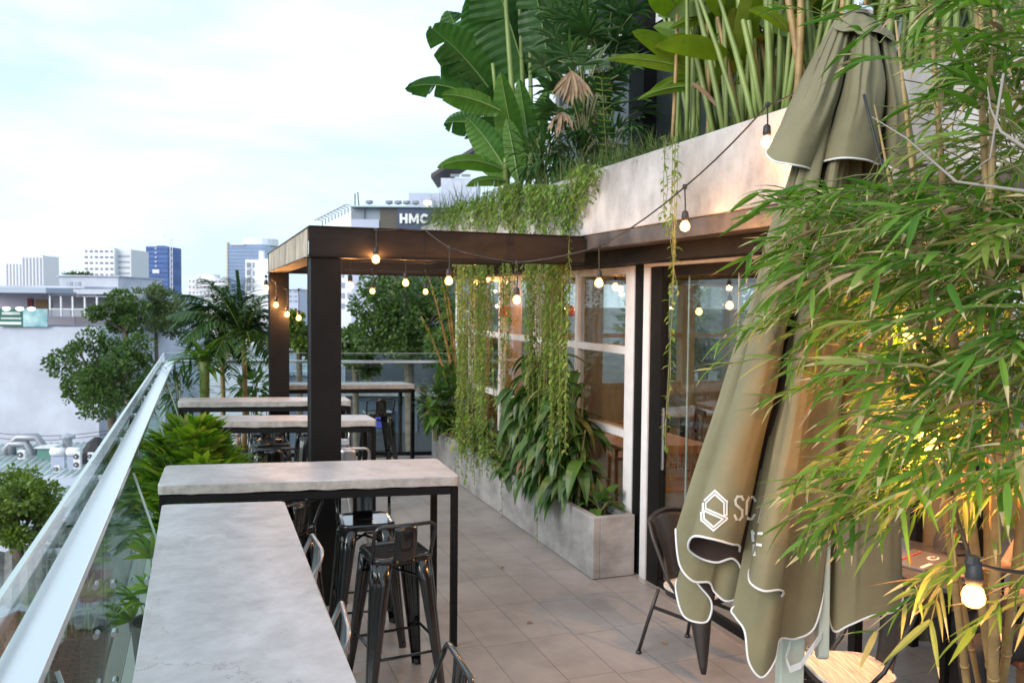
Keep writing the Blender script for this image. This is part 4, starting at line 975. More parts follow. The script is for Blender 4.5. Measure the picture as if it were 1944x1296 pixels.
for px, lab in ((110,'left one of two white roof tanks beside the green shed'),(141,'right one of two white roof tanks beside the green shed')):
    p = on(px,857,28); t = thing('water_tank', lab, 'tank', p, 0, 'white tanks on the workshop roof')
    mb = MB(); mb.tube([p-RX*.24,p-RX*.2,p+RX*.2,p+RX*.24], [.10,.15,.15,.10], 12); mb.build('drum', M_white, t, smooth=True)
    mb = MB(); mb.box((p.x-.2,p.y-.1,p.z-.6),(p.x+.2,p.y+.1,p.z-.151)); mb.build('stand', M_lav, t)
p = on(84,858,29); t = thing('roof_shed', 'small green shed among the tanks on the workshop roof', 'shed', p)
mb = MB(); blk(mb, Vector((p.x,p.y,0)), (-.24,0,p.z-.9), (.24,.5,p.z+.14)); mb.build('wall', mat('green_shed', (.10,.24,.20), .7), t)
mb = MB(); blk(mb, Vector((p.x,p.y,0)), (-.3,-.1,p.z+.141), (.3,.6,p.z+.18)); mb.build('roof', M_white, t)
for i, (px, py, L_) in enumerate(((52,840,1.1),(35,852,.9))):
    p = on(px,py,29.5); t = thing('duct', ['silver ventilation duct arching over the workshop roof','lower silver duct box left of the green shed'][i], 'duct', p)
    mb = MB(); mb.tube([p+RX*(-L_/2)+Vector((0,0,-.5)),p+RX*(-L_/2),p+RX*(-L_*.3)+Vector((0,0,.18)),p+RX*(L_*.3)+Vector((0,0,.2)),p+RX*(L_/2)+Vector((0,0,-.1)),p+RX*(L_/2)+Vector((0,0,-.6))], .14, 10); mb.build('duct_pipe', mat('dull_zinc', (.30,.31,.34), .45, metal=.5), t, smooth=True)
    mb = MB(); blk(mb, Vector((p.x,p.y,0)), (-.2,.1,p.z-.9), (.2,.5,p.z-.2)); mb.build('fan_box', mat('dull_zinc_dark', (.16,.16,.18), .5), t)
p = on(184,850,29); t = thing('roof_cover', 'black tarpaulin heap on the workshop roof end', 'tarpaulin', p)
mb = MB(); mb.lathe([(.55,-.5),(.5,-.1),(.32,.2),(.08,.38)], tuple(p), 9); mb.build('cover', mat('black_tarp', (.02,.02,.023), .6), t)
mb = MB(); mb.tube([p+RX*-.3+Vector((0,0,-.2)),p+RX*.3+Vector((0,0,-.2))],.03,6); mb.build('rope', M_cable, t)
p = on(128,838,30); t = thing('exhaust_stack', 'steel exhaust stack behind the two white tanks', 'chimney', p)
mb = MB(); mb.lathe([(.16,-1.0),(.16,.1),(.13,.12)], tuple(p), 10); mb.build('pipe', M_silver, t); mb = MB(); mb.lathe([(.26,.13),(.26,.2),(.05,.3)], tuple(p), 10); mb.build('cap', M_silver, t)
# overhead wires
for i,(ya, yb) in enumerate(((818,813),(828,819))):
    a = on(-40,ya,33); b = on(230,yb,36); mb = MB()
    tag(mb.tube([a.lerp(b,k/8)+Vector((0,0,-.25*math.sin(math.pi*k/8))) for k in range(9)], .012, 4).build('power_cable', M_cable), ['upper thin power cable crossing in front of the blank wall','lower thin power cable crossing in front of the blank wall'][i], 'cable')
# cloth hanging in the alley
p = on(185,1112,15.5); t = tag(MB().box((p.x-.28,p.y-.02,p.z-.42),(p.x+.28,p.y+.02,p.z+.30)).build('hung_cloth', mat('faded_pink_cloth', (.48,.24,.30), .9)), 'faded pink cloth hanging in the alley below the railing', 'cloth')

# ---------------------------------------------------------------- city trees
def tree(label, c, r, h0, lm, n=5000, ls=.16, trunk=None, lob=9, sq=.8, cat='tree', name='leafy_tree', dens=1.0, group='city trees around the terrace'):
    """c crown centre, r crown radius, h0 ground height"""
    c = Vector(c); t = thing(name, label, cat, (c.x,c.y,h0), 0, group)
    mb = MB(); base = Vector((c.x+r*.12,c.y+r*.1,h0)); fork = c+Vector((.05*r,0,-r*.55))
    mb.tube([base, base.lerp(fork,.5)+Vector((r*.07,0,0)), fork], [.16*r**.5,.13*r**.5,.10*r**.5], 8)
    lobes = []
    for k in range(lob):
        a = k*2.399+R.uniform(-.3,.3); zz = -0.75+1.6*(k+.5)/lob; rr = math.sqrt(max(.05,1-zz*zz*.8))*R.uniform(.45,.95)
        q = c+Vector((math.cos(a)*rr*r, math.sin(a)*rr*r, zz*r*sq)); lobes.append((q, r*R.uniform(.22,.44)))
    lobes.append((c.copy(), r*.42))
    for q, s in lobes:
        mid = fork.lerp(q,.5)+Vector((R.uniform(-.1,.1),R.uniform(-.1,.1),-.06))*r
        mb.tube([fork, mid, q], [.06*r**.5,.04*r**.5,.015*r**.5], 5, cap=False)
    mb.build('trunk', M_bark, t, smooth=True)
    mb = MB(); tot = sum(s**2 for _, s in lobes)
    for q, s in lobes:
        for k in range(int(n*s*s/tot)):
            v = Vector((R.gauss(0,1),R.gauss(0,1),R.gauss(0,1))).normalized()
            rr = s*(R.random()**.38)*(1+.38*noise.noise(tuple(v*2.1+q)))
            if noise.noise(tuple((q+v*rr)*(2.2/max(.6,r**.5)))) < -.24/dens: continue
            p = q+Vector((v.x*rr,v.y*rr,v.z*rr*.82))
            d = (v+Vector((R.uniform(-.9,.9),R.uniform(-.9,.9),R.uniform(-.7,.6)))).normalized()
            L = ls*R.uniform(.6,1.25); sdv = d.cross(Vector((R.uniform(-1,1),R.uniform(-1,1),R.uniform(-1,1))))
            if sdv.length < .1: continue
            sdv = sdv.normalized()*L*.30
            mb.add([tuple(p),tuple(p+d*L*.5-sdv),tuple(p+d*L),tuple(p+d*L*.5+sdv)], [(0,1,2,3)])
    mb.build('crown', lm, t)
    return t
def T(label, px, py, D, rpx, lm, **k):
    c = atD(px,py,D); return tree(label, c, rpx/1600.*D, GZ, lm, **k)
T('dense round green tree in front of the blank pale wall', 205, 712, 26, 98, L_tree, n=15000, ls=.12, lob=15)
T('smaller bushy clump of the tree at the edge of the blank wall', 235, 600, 31, 52, L_tree, n=5200, ls=.13, lob=8)
T('airy grey green tree rising before the blue netted tower', 290, 590, 44, 62, L_tree2, n=7500, ls=.17, lob=12, dens=.6)
T('dark evergreen tree behind the palm fronds', 345, 640, 55, 55, L_tree, n=3000, ls=.3, lob=8)
T('bright yellow green treetop in the bottom left corner', 28, 975, 17, 88, L_treeY, n=9000, ls=.11, lob=12)
T('broad dark green tree filling the view under the pergola', 770, 600, 24, 118, L_tree, n=18000, ls=.135, lob=16)
T('green tree lower right of the big tree behind the bamboo canes', 868, 660, 22, 66, L_tree, n=5200, ls=.15, lob=9)
T('green tree left of the big tree, seen beside the front column', 672, 668, 25, 52, L_tree, n=4200, ls=.16, lob=8)
T('olive green tree between the two pergola columns', 565, 640, 30, 52, L_treeY, n=3600, ls=.2, lob=8, dens=.7)
T('leafy tree beyond the cafe end windows', 985, 640, 20, 100, L_tree, n=5200, ls=.2, lob=11)
T('tall tree beyond the cafe back windows', 1330, 610, 26, 150, L_tree, n=5200, ls=.32, lob=12)
T('second tall tree beyond the cafe back windows, to the right', 1640, 620, 24, 170, L_tree, n=4200, ls=.34, lob=12)
T('small pale street tree far below the end railing', 470, 610, 60, 42, L_tree2, n=1500, ls=.3, lob=7)
# ================================================================== PLANTS
def rnd(a, b): return R.uniform(a, b)
def fan_leaf(mb, tip, d, n=9, L=.26, w=.032, spread=1.9, droop=.5, prof='strap', mi=0):
    d = Vector(d).normalized(); up = Vector((0,0,1)); side = d.cross(up)
    if side.length < .1: side = Vector((1,0,0))
    side = side.normalized(); nr = side.cross(d)
    for k in range(n):
        a = (k/(n-1)-.5)*spread
        v = d*math.cos(a)+side*math.sin(a)+nr*.12*rnd(-1,1)
        mb.blade(tip, v, L*(1-.25*abs(a)/spread)*rnd(.85,1.1), w*rnd(.8,1.2), droop*rnd(.6,1.4), 3, prof, .35, up=nr, mi=mi)
def bez(a, b, c, n):
    a, b, c = Vector(a), Vector(b), Vector(c)
    return [a*(1-t)**2+b*2*t*(1-t)+c*t*t for t in [k/n for k in range(n+1)]]
def pot(t, c, r=.17, h=.3):
    mb = MB(); mb.lathe([(r*.72,0.003),(r*.8,.02),(r,h-.03),(r*1.06,h-.028),(r*1.06,h),(r*.94,h),(r*.92,h-.04)], c, 18); p = mb.build('pot', mat('dark_glazed_pot', (.05,.048,.045), .4), t, smooth=False)
    mb = MB(); mb.lathe([(r*.1,h-.037),(r*.915,h-.038)], c, 12); mb.build('soil', M_soil, p)

# lady palms by the railing between the second and third tables
def lady_palm(label, c, h, r, n, lm=L_rhapis, L=.26, wd=.034):
    t = thing('lady_palm', label, 'potted plant', (c[0],c[1],0))
    pot(t, (c[0],c[1],0), .15, .34)
    st = MB(); fo = MB()
    for k in range(n):
        a = k*2.4; rr = r*math.sqrt((k+.5)/n)
        base = Vector((c[0]+.06*math.cos(a), c[1]+.06*math.sin(a), .28)); zz = h*(1-.50*(rr/r)**2)*rnd(.78,1.05)
        top = Vector((c[0]+rr*math.cos(a), c[1]+rr*math.sin(a)*.9, zz))
        st.tube(bez(base,(base.x*.6+top.x*.4,base.y*.6+top.y*.4,zz*.8),top,5), [.007,.006,.005,.004,.003,.003], 5, cap=False)
        d = Vector((math.cos(a)*(.35+rr/r), math.sin(a)*(.35+rr/r), rnd(.5,1.6)))
        fan_leaf(fo, top, d, R.randint(7,10), L*rnd(.8,1.15), wd, rnd(1.4,2.2), rnd(.2,.6))
    st.build('stem', M_greencane, t, smooth=True); fo.build('foliage', lm, t)
    return t
lady_palm('bushy lady palm with bright strap leaflets between the railing and the second table', (-.06,6.45), 1.17, .38, 140, L=.21, wd=.046)
lady_palm('lower lady palm leaning through to the gap under the second table', (.0,6.05), .95, .36, 50, L=.2, wd=.042)
lady_palm('shaded lady palm close to the railing near the foreground table', (-.22,4.95), .72, .16, 10, wd=.03, L=.2)

# areca palm with arching fronds
def frond(lf, st, a, b, c, n=30, L=.34, w=.03, dr=.9):
    pts = bez(a,b,c,n); st.tube(pts[::3]+[pts[-1]], [.010-.008*k/(len(pts[::3])) for k in range(len(pts[::3])+1)], 5, cap=False)
    for k in range(3, n+1):
        t = k/n; d = (pts[min(k+1,n)]-pts[k-1]).normalized(); sd = d.cross(Vector((0,0,1)))
        sd = sd.normalized() if sd.length > .05 else Vector((1,0,0))
        ll = L*math.sin(math.pi*(.12+.84*t))**.7
        for s in (-1,1):
            lf.blade(pts[k], sd*s+d*.75+Vector((0,0,rnd(.1,.4))), ll*rnd(.85,1.1), w, dr*rnd(.7,1.3), 3, 'lance', .3)
def palm(label, c, crown, fr, lm, tr=.035, group=None, name='areca_palm', w=.040):
    t = thing(name, label, 'palm', (c[0],c[1],0), 0, group)
    pot(t, (c[0],c[1],0), .2, .36)
    mb = MB(); cr = Vector(crown); pts = bez((c[0],c[1],.3),(c[0]+.03,c[1],cr.z*.6),cr,7)
    mb.tube(pts, [tr,tr*.95,tr*.9,tr*.9,tr*.85,tr*.85,tr*.9,tr*.7], 10); mb.build('trunk', M_cane, t, smooth=True)
    lf = MB(); st = MB()
    for px, py, dy, lift, L in fr:
        e = atY(px, py, c[1]+dy); mid = cr.lerp(e,.5)+Vector((0,0,lift))
        frond(lf, st, cr, mid, e, 32, L, w)
    st.build('frond_stalk', M_greencane, t, smooth=True); lf.build('fronds', lm, t)
    return t
cA = atY(462,640,10.35)
palm('tall areca palm with arching dark fronds left of the rear pergola column', (cA.x,10.35), cA,
     [(320,600,-.3,.30,.34),(335,560,.2,.30,.34),(385,530,-.4,.22,.32),(430,528,.5,.10,.30),(470,530,.2,.08,.28),(512,560,-.5,.22,.32),(520,690,-.6,.40,.34),(505,640,.3,.34,.32),(345,650,-.5,.42,.34),(500,590,.7,.2,.3),(400,700,-.7,.40,.3),(360,590,.5,.36,.34),(410,545,-.1,.26,.34),(450,515,.0,.06,.3),(535,620,-.2,.36,.32),(480,690,-.8,.36,.3),(330,620,.6,.38,.32)], L_palm)
cB = atY(420,660,10.9)
palm('second areca palm behind, slim trunk, fronds crossing the first', (cB.x,10.75), cB,
     [(340,610,.2,.3,.30),(365,575,-.2,.25,.3),(430,545,.2,.12,.3),(480,560,-.2,.22,.3),(478,700,-.3,.34,.28),(375,700,-.3,.34,.28),(400,560,.4,.2,.3),(455,555,-.3,.16,.3),(355,665,.2,.36,.3),(440,715,-.5,.34,.28)], L_palm)
# broad strap-leaved plant
t = thing('strap_leaf_plant', 'broad strap leaved plant on a thick green stem beside the railing end', 'plant', (.06,10.0,0))
b0 = atY(388,690,10.0); pot(t, (b0.x,10.0,0), .2, .36)
mb = MB(); mb.tube([(b0.x,10,.3),(b0.x,10,b0.z-.1),(b0.x,10,b0.z+.04)], [.05,.055,.075], 10); mb.build('stem', M_greencane, t, smooth=True)
mb = MB()
for k in range(30):
    a = k*2.4; el = rnd(.1,1.3); d = Vector((math.cos(a)*1.1, math.sin(a), el*1.3))
    mb.blade((b0.x,10,b0.z+rnd(-.05,.06)), d, rnd(.36,.58), rnd(.075,.11), rnd(.5,1.5), 7, 'lance', .3)
mb.build('foliage', L_banana2, t)
def bush(name, label, c, r, n, lm, L=(.1,.16), w=.5, prof='heart', sq=.8, droop=.7, cat='shrub', fold=.2, stems=True, segs=3, group=None, z0=None, up=.5):
    c = Vector(c); t = thing(name, label, cat, (c.x,c.y,z0 if z0 is not None else c.z-r*sq), 0, group)
    mb = MB()
    if stems:
        s = MB()
        for k in range(9):
            v = Vector((rnd(-1,1),rnd(-1,1),rnd(.3,1))).normalized()*r*.8
            s.tube(bez((c.x+rnd(-.04,.04),c.y+rnd(-.04,.04),(z0 if z0 is not None else c.z-r*sq)),(c.x+v.x*.3,c.y+v.y*.3,c.z),(c.x+v.x,c.y+v.y,c.z+v.z*sq),4), .006, 4, cap=False)
        s.build('stem', M_stem, t)
    for k in range(n):
        v = Vector((R.gauss(0,1),R.gauss(0,1),R.gauss(0,1))).normalized(); rr = r*R.random()**.45*(1+.3*noise.noise(tuple(v*2+c)))
        p = c+Vector((v.x*rr,v.y*rr,v.z*rr*sq)); LL = rnd(*L)
        mb.blade(p, v+Vector((rnd(-.5,.5),rnd(-.5,.5),rnd(-.2,.8)*up*2)), LL, LL*w*rnd(.8,1.2), droop*rnd(.5,1.5), segs, prof, fold)
    mb.build('foliage', lm, t); return t
p = atY(478,725,10.6); bush('leafy_shrub', 'bright green broad leaved shrub at the foot of the palm trunks', (p.x,10.6,p.z-.05), .26, 60, L_banana2, (.16,.26), .42, z0=.2)
p = atY(340,735,9.9); bush('leafy_shrub', 'dark narrow leaved shrub behind the railing end, left of the strap leaves', (p.x+.02,9.9,p.z-.05), .30, 130, L_palm, (.16,.26), .16, 'lance', z0=.2)
p = atY(560,790,11.0); bush('leafy_shrub', 'low dark shrub in shade between the far tables', (.75,10.9,.55), .25, 90, L_dark, (.1,.16), .3, z0=.05)

# ---- floor planter planting -------------------------------------------------
G_PL = 'plants growing in the long floor planter'
p = atX(848,790,2.86); bush('leafy_shrub', 'dense dark green round leaved shrub at the far end of the floor planter', (2.84,p.y,.86), .36, 330, L_dark, (.09,.17), .62, 'heart', 1.05, group=G_PL, z0=.42)
p = atX(830,805,2.7); bush('leafy_shrub', 'pale leaved creeper spilling at the left corner of the round leaved shrub', (2.66,p.y-.1,.75), .16, 26, L_banana2, (.14,.2), .6, group=G_PL, z0=.42)
# bamboo canes at the far end
t = thing('bamboo', 'slender bamboo with tan canes rising beside the far white window corner', 'bamboo', (2.85,10.1,.42), 0, G_PL)
mb = MB(); lf = MB()
for (x0, x1, y1) in ((866,812,520),(870,842,515),(856,800,600),(868,836,520),(876,868,540),(880,884,560)):
    a = atY(x0,745,10.2); b = atY(x1,y1,10.2+rnd(-.2,.2)); pts = [a+Vector((0,0,-.4))]+bez(a,a.lerp(b,.5)+Vector((.05,0,.02)),b,8)
    mb.tube(pts, [.020]*3+[.018,.016,.014,.011,.008,.006,.004], 8)
    for k in range(30):
        q = pts[R.randint(3,9)]+Vector((rnd(-.04,.04),rnd(-.04,.04),rnd(-.05,.05)))
        for j in range(3): lf.blade(q, (rnd(-1,1),rnd(-1,.3),rnd(-.5,.7)), rnd(.1,.18), .016, rnd(.3,1), 3, 'lance', .2)
mb.build('culm', M_cane, t, smooth=True); lf.build('foliage', L_vine, t)
# low mixed foliage
for i, (Y, X, r, n, lm, L, ww, lab) in enumerate((
  (9.7,2.9,.20,170,L_vine,(.05,.10),.5,'low yellow green herb below the left vine curtain'),
  (9.1,2.88,.22,150,L_rhapis,(.07,.14),.35,'tangled low green plant left of the window sill gap'),
  (8.55,2.86,.20,150,L_dark,(.08,.15),.5,'low dark plant in the middle of the floor planter'),
  (8.0,2.88,.24,160,L_vine,(.06,.12),.45,'pale leafed low plant just left of the big drooping plant'),
  (7.6,2.84,.22,140,L_dark,(.08,.16),.5,'low dark foliage at the left foot of the big drooping plant'))):
    bush('planter_herb', lab, (X,Y,.60), r, n, lm, L, ww, 'lance', .9, group=G_PL, z0=.42)
t = thing('dry_plant', 'clump of reddish brown withered leaves among the low planter plants', 'plant', (2.82,9.3,.42), 0, G_PL); mb = MB()
for k in range(22): mb.blade((2.82+rnd(-.05,.05),8.9+rnd(-.4,.6),.50+rnd(-.05,.15)), (rnd(-1,.4),rnd(-.6,.6),rnd(-.6,.8)), rnd(.1,.2), .03, 1.4, 4, 'lance', .5)
mb.build('foliage', M_dead, t)
# big drooping strap bush
t = thing('drooping_shrub', 'large shrub of long drooping dark green leaves overflowing the floor planter', 'shrub', (2.93,6.75,.42), 0, G_PL)
st = MB(); lf = MB(); dd = MB()
for k in range(34):
    a = rnd(0,6.28); X = 2.93+rnd(-.10,.10); Y = 6.80+rnd(-.62,.55); hh = 1.74-1.1*abs(Y-6.85)/.75*rnd(.4,1)
    top = Vector((X-.06+rnd(-.10,.08), Y+rnd(-.12,.12), max(.72,hh)))
    pts = bez((X,Y,.41),(X,Y,top.z*.7),top,6); st.tube(pts, [.014,.013,.012,.011,.010,.008,.006], 6, cap=False)
    for j in range(11):
        q = pts[2].lerp(pts[6], rnd(0,1)); aa = rnd(0,6.28)
        d = Vector((math.cos(aa)-.45, math.sin(aa), rnd(-.15,.85)))
        L = rnd(.26,.42); lf.blade(q, d, L, L*.29, rnd(1.5,3.0), 7, 'lance', .28)
        if R.random() < .035: dd.blade(q, d, L*.8, L*.16, 3.2, 6, 'lance', .5)
for k in range(58):                 # skirt hanging over the front face
    Y = rnd(6.15,7.15); q = Vector((2.80+rnd(-.04,.05), Y, rnd(.52,1.0))); L = rnd(.26,.42)
    lf.blade(q, (-.9,rnd(-.5,.5),rnd(.0,.6)), L, L*.31, rnd(2.2,3.4), 8, 'lance', .25)
for k in range(6):
    q = Vector((2.74,rnd(6.4,7.4),rnd(.55,.7))); dd.blade(q, (-.5,rnd(-.4,.4),.1), rnd(.16,.24), .04, 3.0, 6, 'lance', .5)
st.build('stem', M_stem, t, smooth=True); lf.build('foliage', L_dark, t); dd.build('dry_foliage', M_dead, t)
# pothos at the near corner
bush('pothos', 'heart leaved green creeper at the near corner of the floor planter', (2.99,5.98,.50), .16, 46, L_dark, (.08,.13), .8, 'heart', .7, group=G_PL, z0=.42)

# ---- hanging vines ---------------------------------------------------------------
def strand(sm, lm, top, L, sway=.05, sp=.020, ls=.046, drift=(0,0), sz=1.0):
    n = max(4,int(L/.06)); pts = []; ph = rnd(0,6); ph2 = rnd(0,6)
    for k in range(n+1):
        s = k/n; pts.append(Vector((top[0]+drift[0]*s+sway*.5*math.sin(ph+s*5)*s, top[1]+drift[1]*s+sway*math.sin(ph2+s*4.2)*s, top[2]-L*s)))
    sm.tube(pts, .0022*sz, 4, cap=False)
    m_ = int(L/sp)
    for k in range(m_):
        s = (k+R.random()*.7)/m_; q = pts[min(n-1,int(s*n))].lerp(pts[min(n,int(s*n)+1)], s*n-int(s*n))
        a = rnd(0,6.28); l = ls*rnd(.6,1.25)
        d = Vector((math.cos(a),math.sin(a),rnd(-.9,.3)))
        lm.blade(q, d, l, l*.52, rnd(.2,1), 2, 'lance', .25)
def vine(label, specs, group='vines hanging from the roof planter', lm=L_vine, **k):
    a = specs[0]; t = thing('hanging_vine', label, 'vine', (a[0],a[1],a[2]), 0, group)
    s = MB(); l = MB()
    for (x,y,z,L) in specs: strand(s, l, (x,y,z), L, **k)
    s.build('stem', M_stem, t); l.build('foliage', lm, t); return t
def curtain(x0, x1, n, ybot, z0=2.62, X=2.70, jx=.10):
    out = []
    for k in range(n):
        px = x0+(x1-x0)*R.random(); yb = ybot*1.0+rnd(-150,70); q = atX(px, 560, X+rnd(-jx,jx*.3)); b = atX(px, max(560,yb), q.x)
        out.append((q.x,q.y,z0,max(.25,z0-b.z)))
    return out
vine('dense vine curtain hanging in front of the far white window corner', curtain(868,925,42,860))
vine('loose vine strands hanging between the two dense curtains', curtain(930,998,11,720))
vine('wide dense vine curtain hanging just above the big drooping shrub', curtain(998,1080,56,835))
vine('airy vine strands trailing behind the pergola beam', curtain(860,1085,17,600))
for px, yb, X, lab, z0, ls in ((1025,1040,2.66,'long single vine strand dangling past the planter front, dripping to floor level',2.62,.04),
   (955,985,2.70,'thin vine strand dangling against the planter front, left of the drooping shrub',2.62,.036),
   (1272,560,2.62,'leafy vine strand cluster crossing the bare concrete fascia',3.10,.045)):
    q = atX(px,560,X); b = atX(px,yb,X); vine(lab, [(X,q.y,z0,z0-b.z)]+([(X-.02,q.y+.05,z0,.6),(X-.01,q.y-.07,z0,.75),(X,q.y+.10,z0,.5),(X,q.y-.03,z0,.95)] if px==1272 else []), ls=ls, sp=.032)
q = atX(1276,560,2.56); b = atX(1262,850,2.56); vine('single long vine strand with round leaves in front of the sliding door', [(2.56,q.y,3.0,3.0-b.z),(2.56,q.y+.03,2.2,.9)], ls=.055, sp=.05, sway=.03, sz=1.3)
b2 = atX(1290,900,2.5)
# vine masses over the fascia
def mass(label, pts, n, ls=.052, **k):
    sp = []
    for i in range(n):
        px, py, yb = R.choice(pts); px += rnd(-24,24); q = atX(px, py, 2.72+rnd(-.07,.02)); b = atX(px, yb+rnd(-30,12), q.x)
        sp.append((q.x, q.y, min(q.z,3.2), max(.12,(min(q.z,3.2)-b.z)*rnd(.45,1.08))))
    return vine(label, sp, ls=ls, sp=.019, sway=.12, **k)
mass('leafy vine mass covering the left end of the concrete fascia', [(845,405,445),(868,392,445),(890,380,445),(915,372,450),(940,360,450)], 105)
mass('thick vine mass spilling over the fascia behind the pergola beam', [(955,350,450),(980,345,455),(1005,350,455),(1030,350,455)], 115)
mass('narrow tongue of vine hanging diagonally over the concrete fascia', [(1118,312,350),(1105,320,390),(1092,335,430),(1075,350,455),(1062,370,455)], 78)
# trailing fringe along the parapet top
t = thing('trailing_grass', 'fine trailing grass fringe along the top edge of the roof planter', 'grass', (2.85,6,3.08)); mb = MB()
for k in range(1500):
    Y = 4.45+R.random()**1.3*3.6; q = Vector((2.80+rnd(0,.20),Y,3.07)); hh = .26*(.35+.65*min(1,(Y-4.3)/1.2))
    mb.blade(q, (rnd(-.9,.5),rnd(-.8,.8),rnd(.5,1.6)), hh*rnd(.5,1.3), .008, rnd(.4,1.6), 3, 'lance', None)
mb.build('foliage', L_grass, t)
t = thing('asparagus_fern', 'feathery asparagus fern tuft at the far end of the roof planter', 'fern', (2.85,10.3,3.08)); mb = MB()
for k in range(900):
    q = Vector((2.86+rnd(-.08,.3),10.1+rnd(-.9,.75),3.05)); mb.blade(q, (rnd(-1.1,.6),rnd(-1,1),rnd(.4,1.6)), rnd(.3,.62), .009, rnd(.5,1.8), 4, 'lance', None)
mb.build('foliage', L_grass, t)

# ---- roof planter: bananas, fan palm, heliconia -------------------------------------
def big_leaf(mb, a, b, w, n=14, sag=.1, torn=0, tw=0.0, fold=.25):
    """banana type blade from a to b (3D), width w; torn: probability of a split between strips"""
    a, b = Vector(a), Vector(b); mid = a.lerp(b,.55)+Vector((0,0,sag)); pts = bez(a,mid,b,n)
    d0 = (b-a).normalized(); view = (a-EYE).normalized()
    sd0 = d0.cross(view); sd0 = sd0.normalized() if sd0.length > .1 else d0.orthogonal().normalized()
    if tw: sd0 = Matrix.Rotation(tw,3,d0) @ sd0
    prof = lambda t: (max(.0,math.sin(math.pi*min(1,.03+.97*t)**.75)))**.65
    for s in (-1,1):
        run = []; off = Vector((0,0,0))
        for k in range(n+1):
            t = k/n; d = (pts[min(k+1,n)]-pts[max(k-1,0)]).normalized(); sd = (sd0-d*sd0.dot(d)).normalized(); nr = sd.cross(d)
            ww = w*.5*max(.03,prof(t)); e = pts[k]+(sd*s)*ww+nr*(fold*ww)+Vector((0,0,-.25*ww*ww/w))+d*ww*.35
            e = e+nr*(.008*w*(1 if k%2 else -1))
            run.append((pts[k], e))
        k = 0
        while k < n:
            j = k+1
            while j < n and not (torn and R.random() < torn): j += 1
            vs = []; jit = Vector((rnd(-1,1),rnd(-1,1),rnd(-1.6,.2)))*w*.10 if torn else Vector((0,0,0))
            for q in range(k, j+1):
                c_, e = run[q]
                if torn and q == j and j < n: e = e.lerp(run[q-1][1], .45)
                m_ = c_.lerp(e,.55)+jit*.3; vs += [tuple(c_), tuple(m_), tuple(e+jit)]
            fs = []
            for q in range(j-k):
                A = 3*q; f1 = [(A,A+1,A+4,A+3),(A+1,A+2,A+5,A+4)]
                if s > 0: f1 = [tuple(reversed(f)) for f in f1]
                fs += f1
            mb.add(vs, fs); k = j
    return pts
def bananas(label, Y0, leaves, stems, lm, X=3.3, name='banana_plant', rib=.012, group='large leaved plants in the roof planter', stemw=.035):
    base = atY(stems[0][0], stems[0][1], Y0)
    t = thing(name, label, 'plant', (base.x,Y0,3.03), 0, group)
    ms = MB(); ml = MB(); mr = MB()
    for (x0,y0,x1,y1,w_,dy,torn,sag) in leaves:
        D0 = (atY(x0,y0,Y0+dy)-EYE).length; a = atY(x0,y0,Y0+dy); b = atY(x1,y1,Y0+dy+rnd(-.35,.35))
        pts = big_leaf(ml, a, b, w_*Y0/1600*.92, 26, sag, torn*.6, rnd(-.5,.5), .42)
        mr.tube([p-(p-EYE).normalized()*.006 for p in pts], [rib*(1-.85*k/26) for k in range(27)], 5, cap=False)
    for (x0,y0,x1,y1,w_) in stems:
        a = atY(x0,y0,Y0+rnd(-.2,.2)); a.z = min(a.z, 3.05) if a.z < 3.4 else a.z; b = atY(x1,y1,Y0+rnd(-.2,.2))
        ms.tube(bez(a,a.lerp(b,.5)+Vector((0,0,.05)),b,6), [w_*Y0/3200*(1-.08*k) for k in range(7)], 8)
    ms.build('stem', M_greencane, t, smooth=True); ml.build('foliage', lm, t); mr.build('midrib', mat('pale_midrib', (.20,.30,.09), .45), t, smooth=True)
    return t
bananas('giant dark banana plant with torn leaves against the sky', 9.2,
  [(945,190,815,52,95,.2,.30,.15),(985,140,900,-30,135,.3,.06,.2),(960,225,835,120,110,.5,.12,.15),(1000,150,930,-60,140,.1,.08,.1),(1050,180,1010,-40,105,-.1,.1,.2),
   (930,200,768,168,50,-.2,.4,.22),(925,245,842,235,75,.5,.2,.1),(1060,150,1085,-40,100,.3,.12,.2),(1010,110,960,-40,120,.5,.1,.1),(900,170,850,20,90,.6,.2,.2),(1040,60,1130,-30,80,.4,.2,.2),(985,250,905,180,90,.4,.1,.1)],
  [(985,345,958,-20,16),(1000,340,985,-20,14),(1010,340,1005,20,13),(960,350,935,120,13),(1020,340,1045,150,12)], L_banana)
bananas('younger banana plant with bright upright leaves in front of the giant one', 8.6,
  [(985,335,950,138,62,0,.0,.05),(1012,330,985,150,52,.1,0,.05),(968,335,885,222,66,-.1,0,.10),(950,210,838,180,46,-.2,.05,.08),(955,322,830,318,34,-.3,.1,.16),(985,345,962,225,46,-.3,0,.05),(1000,345,1040,170,58,.2,0,.06),(960,345,885,352,22,-.3,.1,.08),(975,330,900,290,55,.1,.05,.10)],
  [(985,355,985,300,22),(1000,352,1008,290,18),(965,355,960,300,18)], L_banana2)
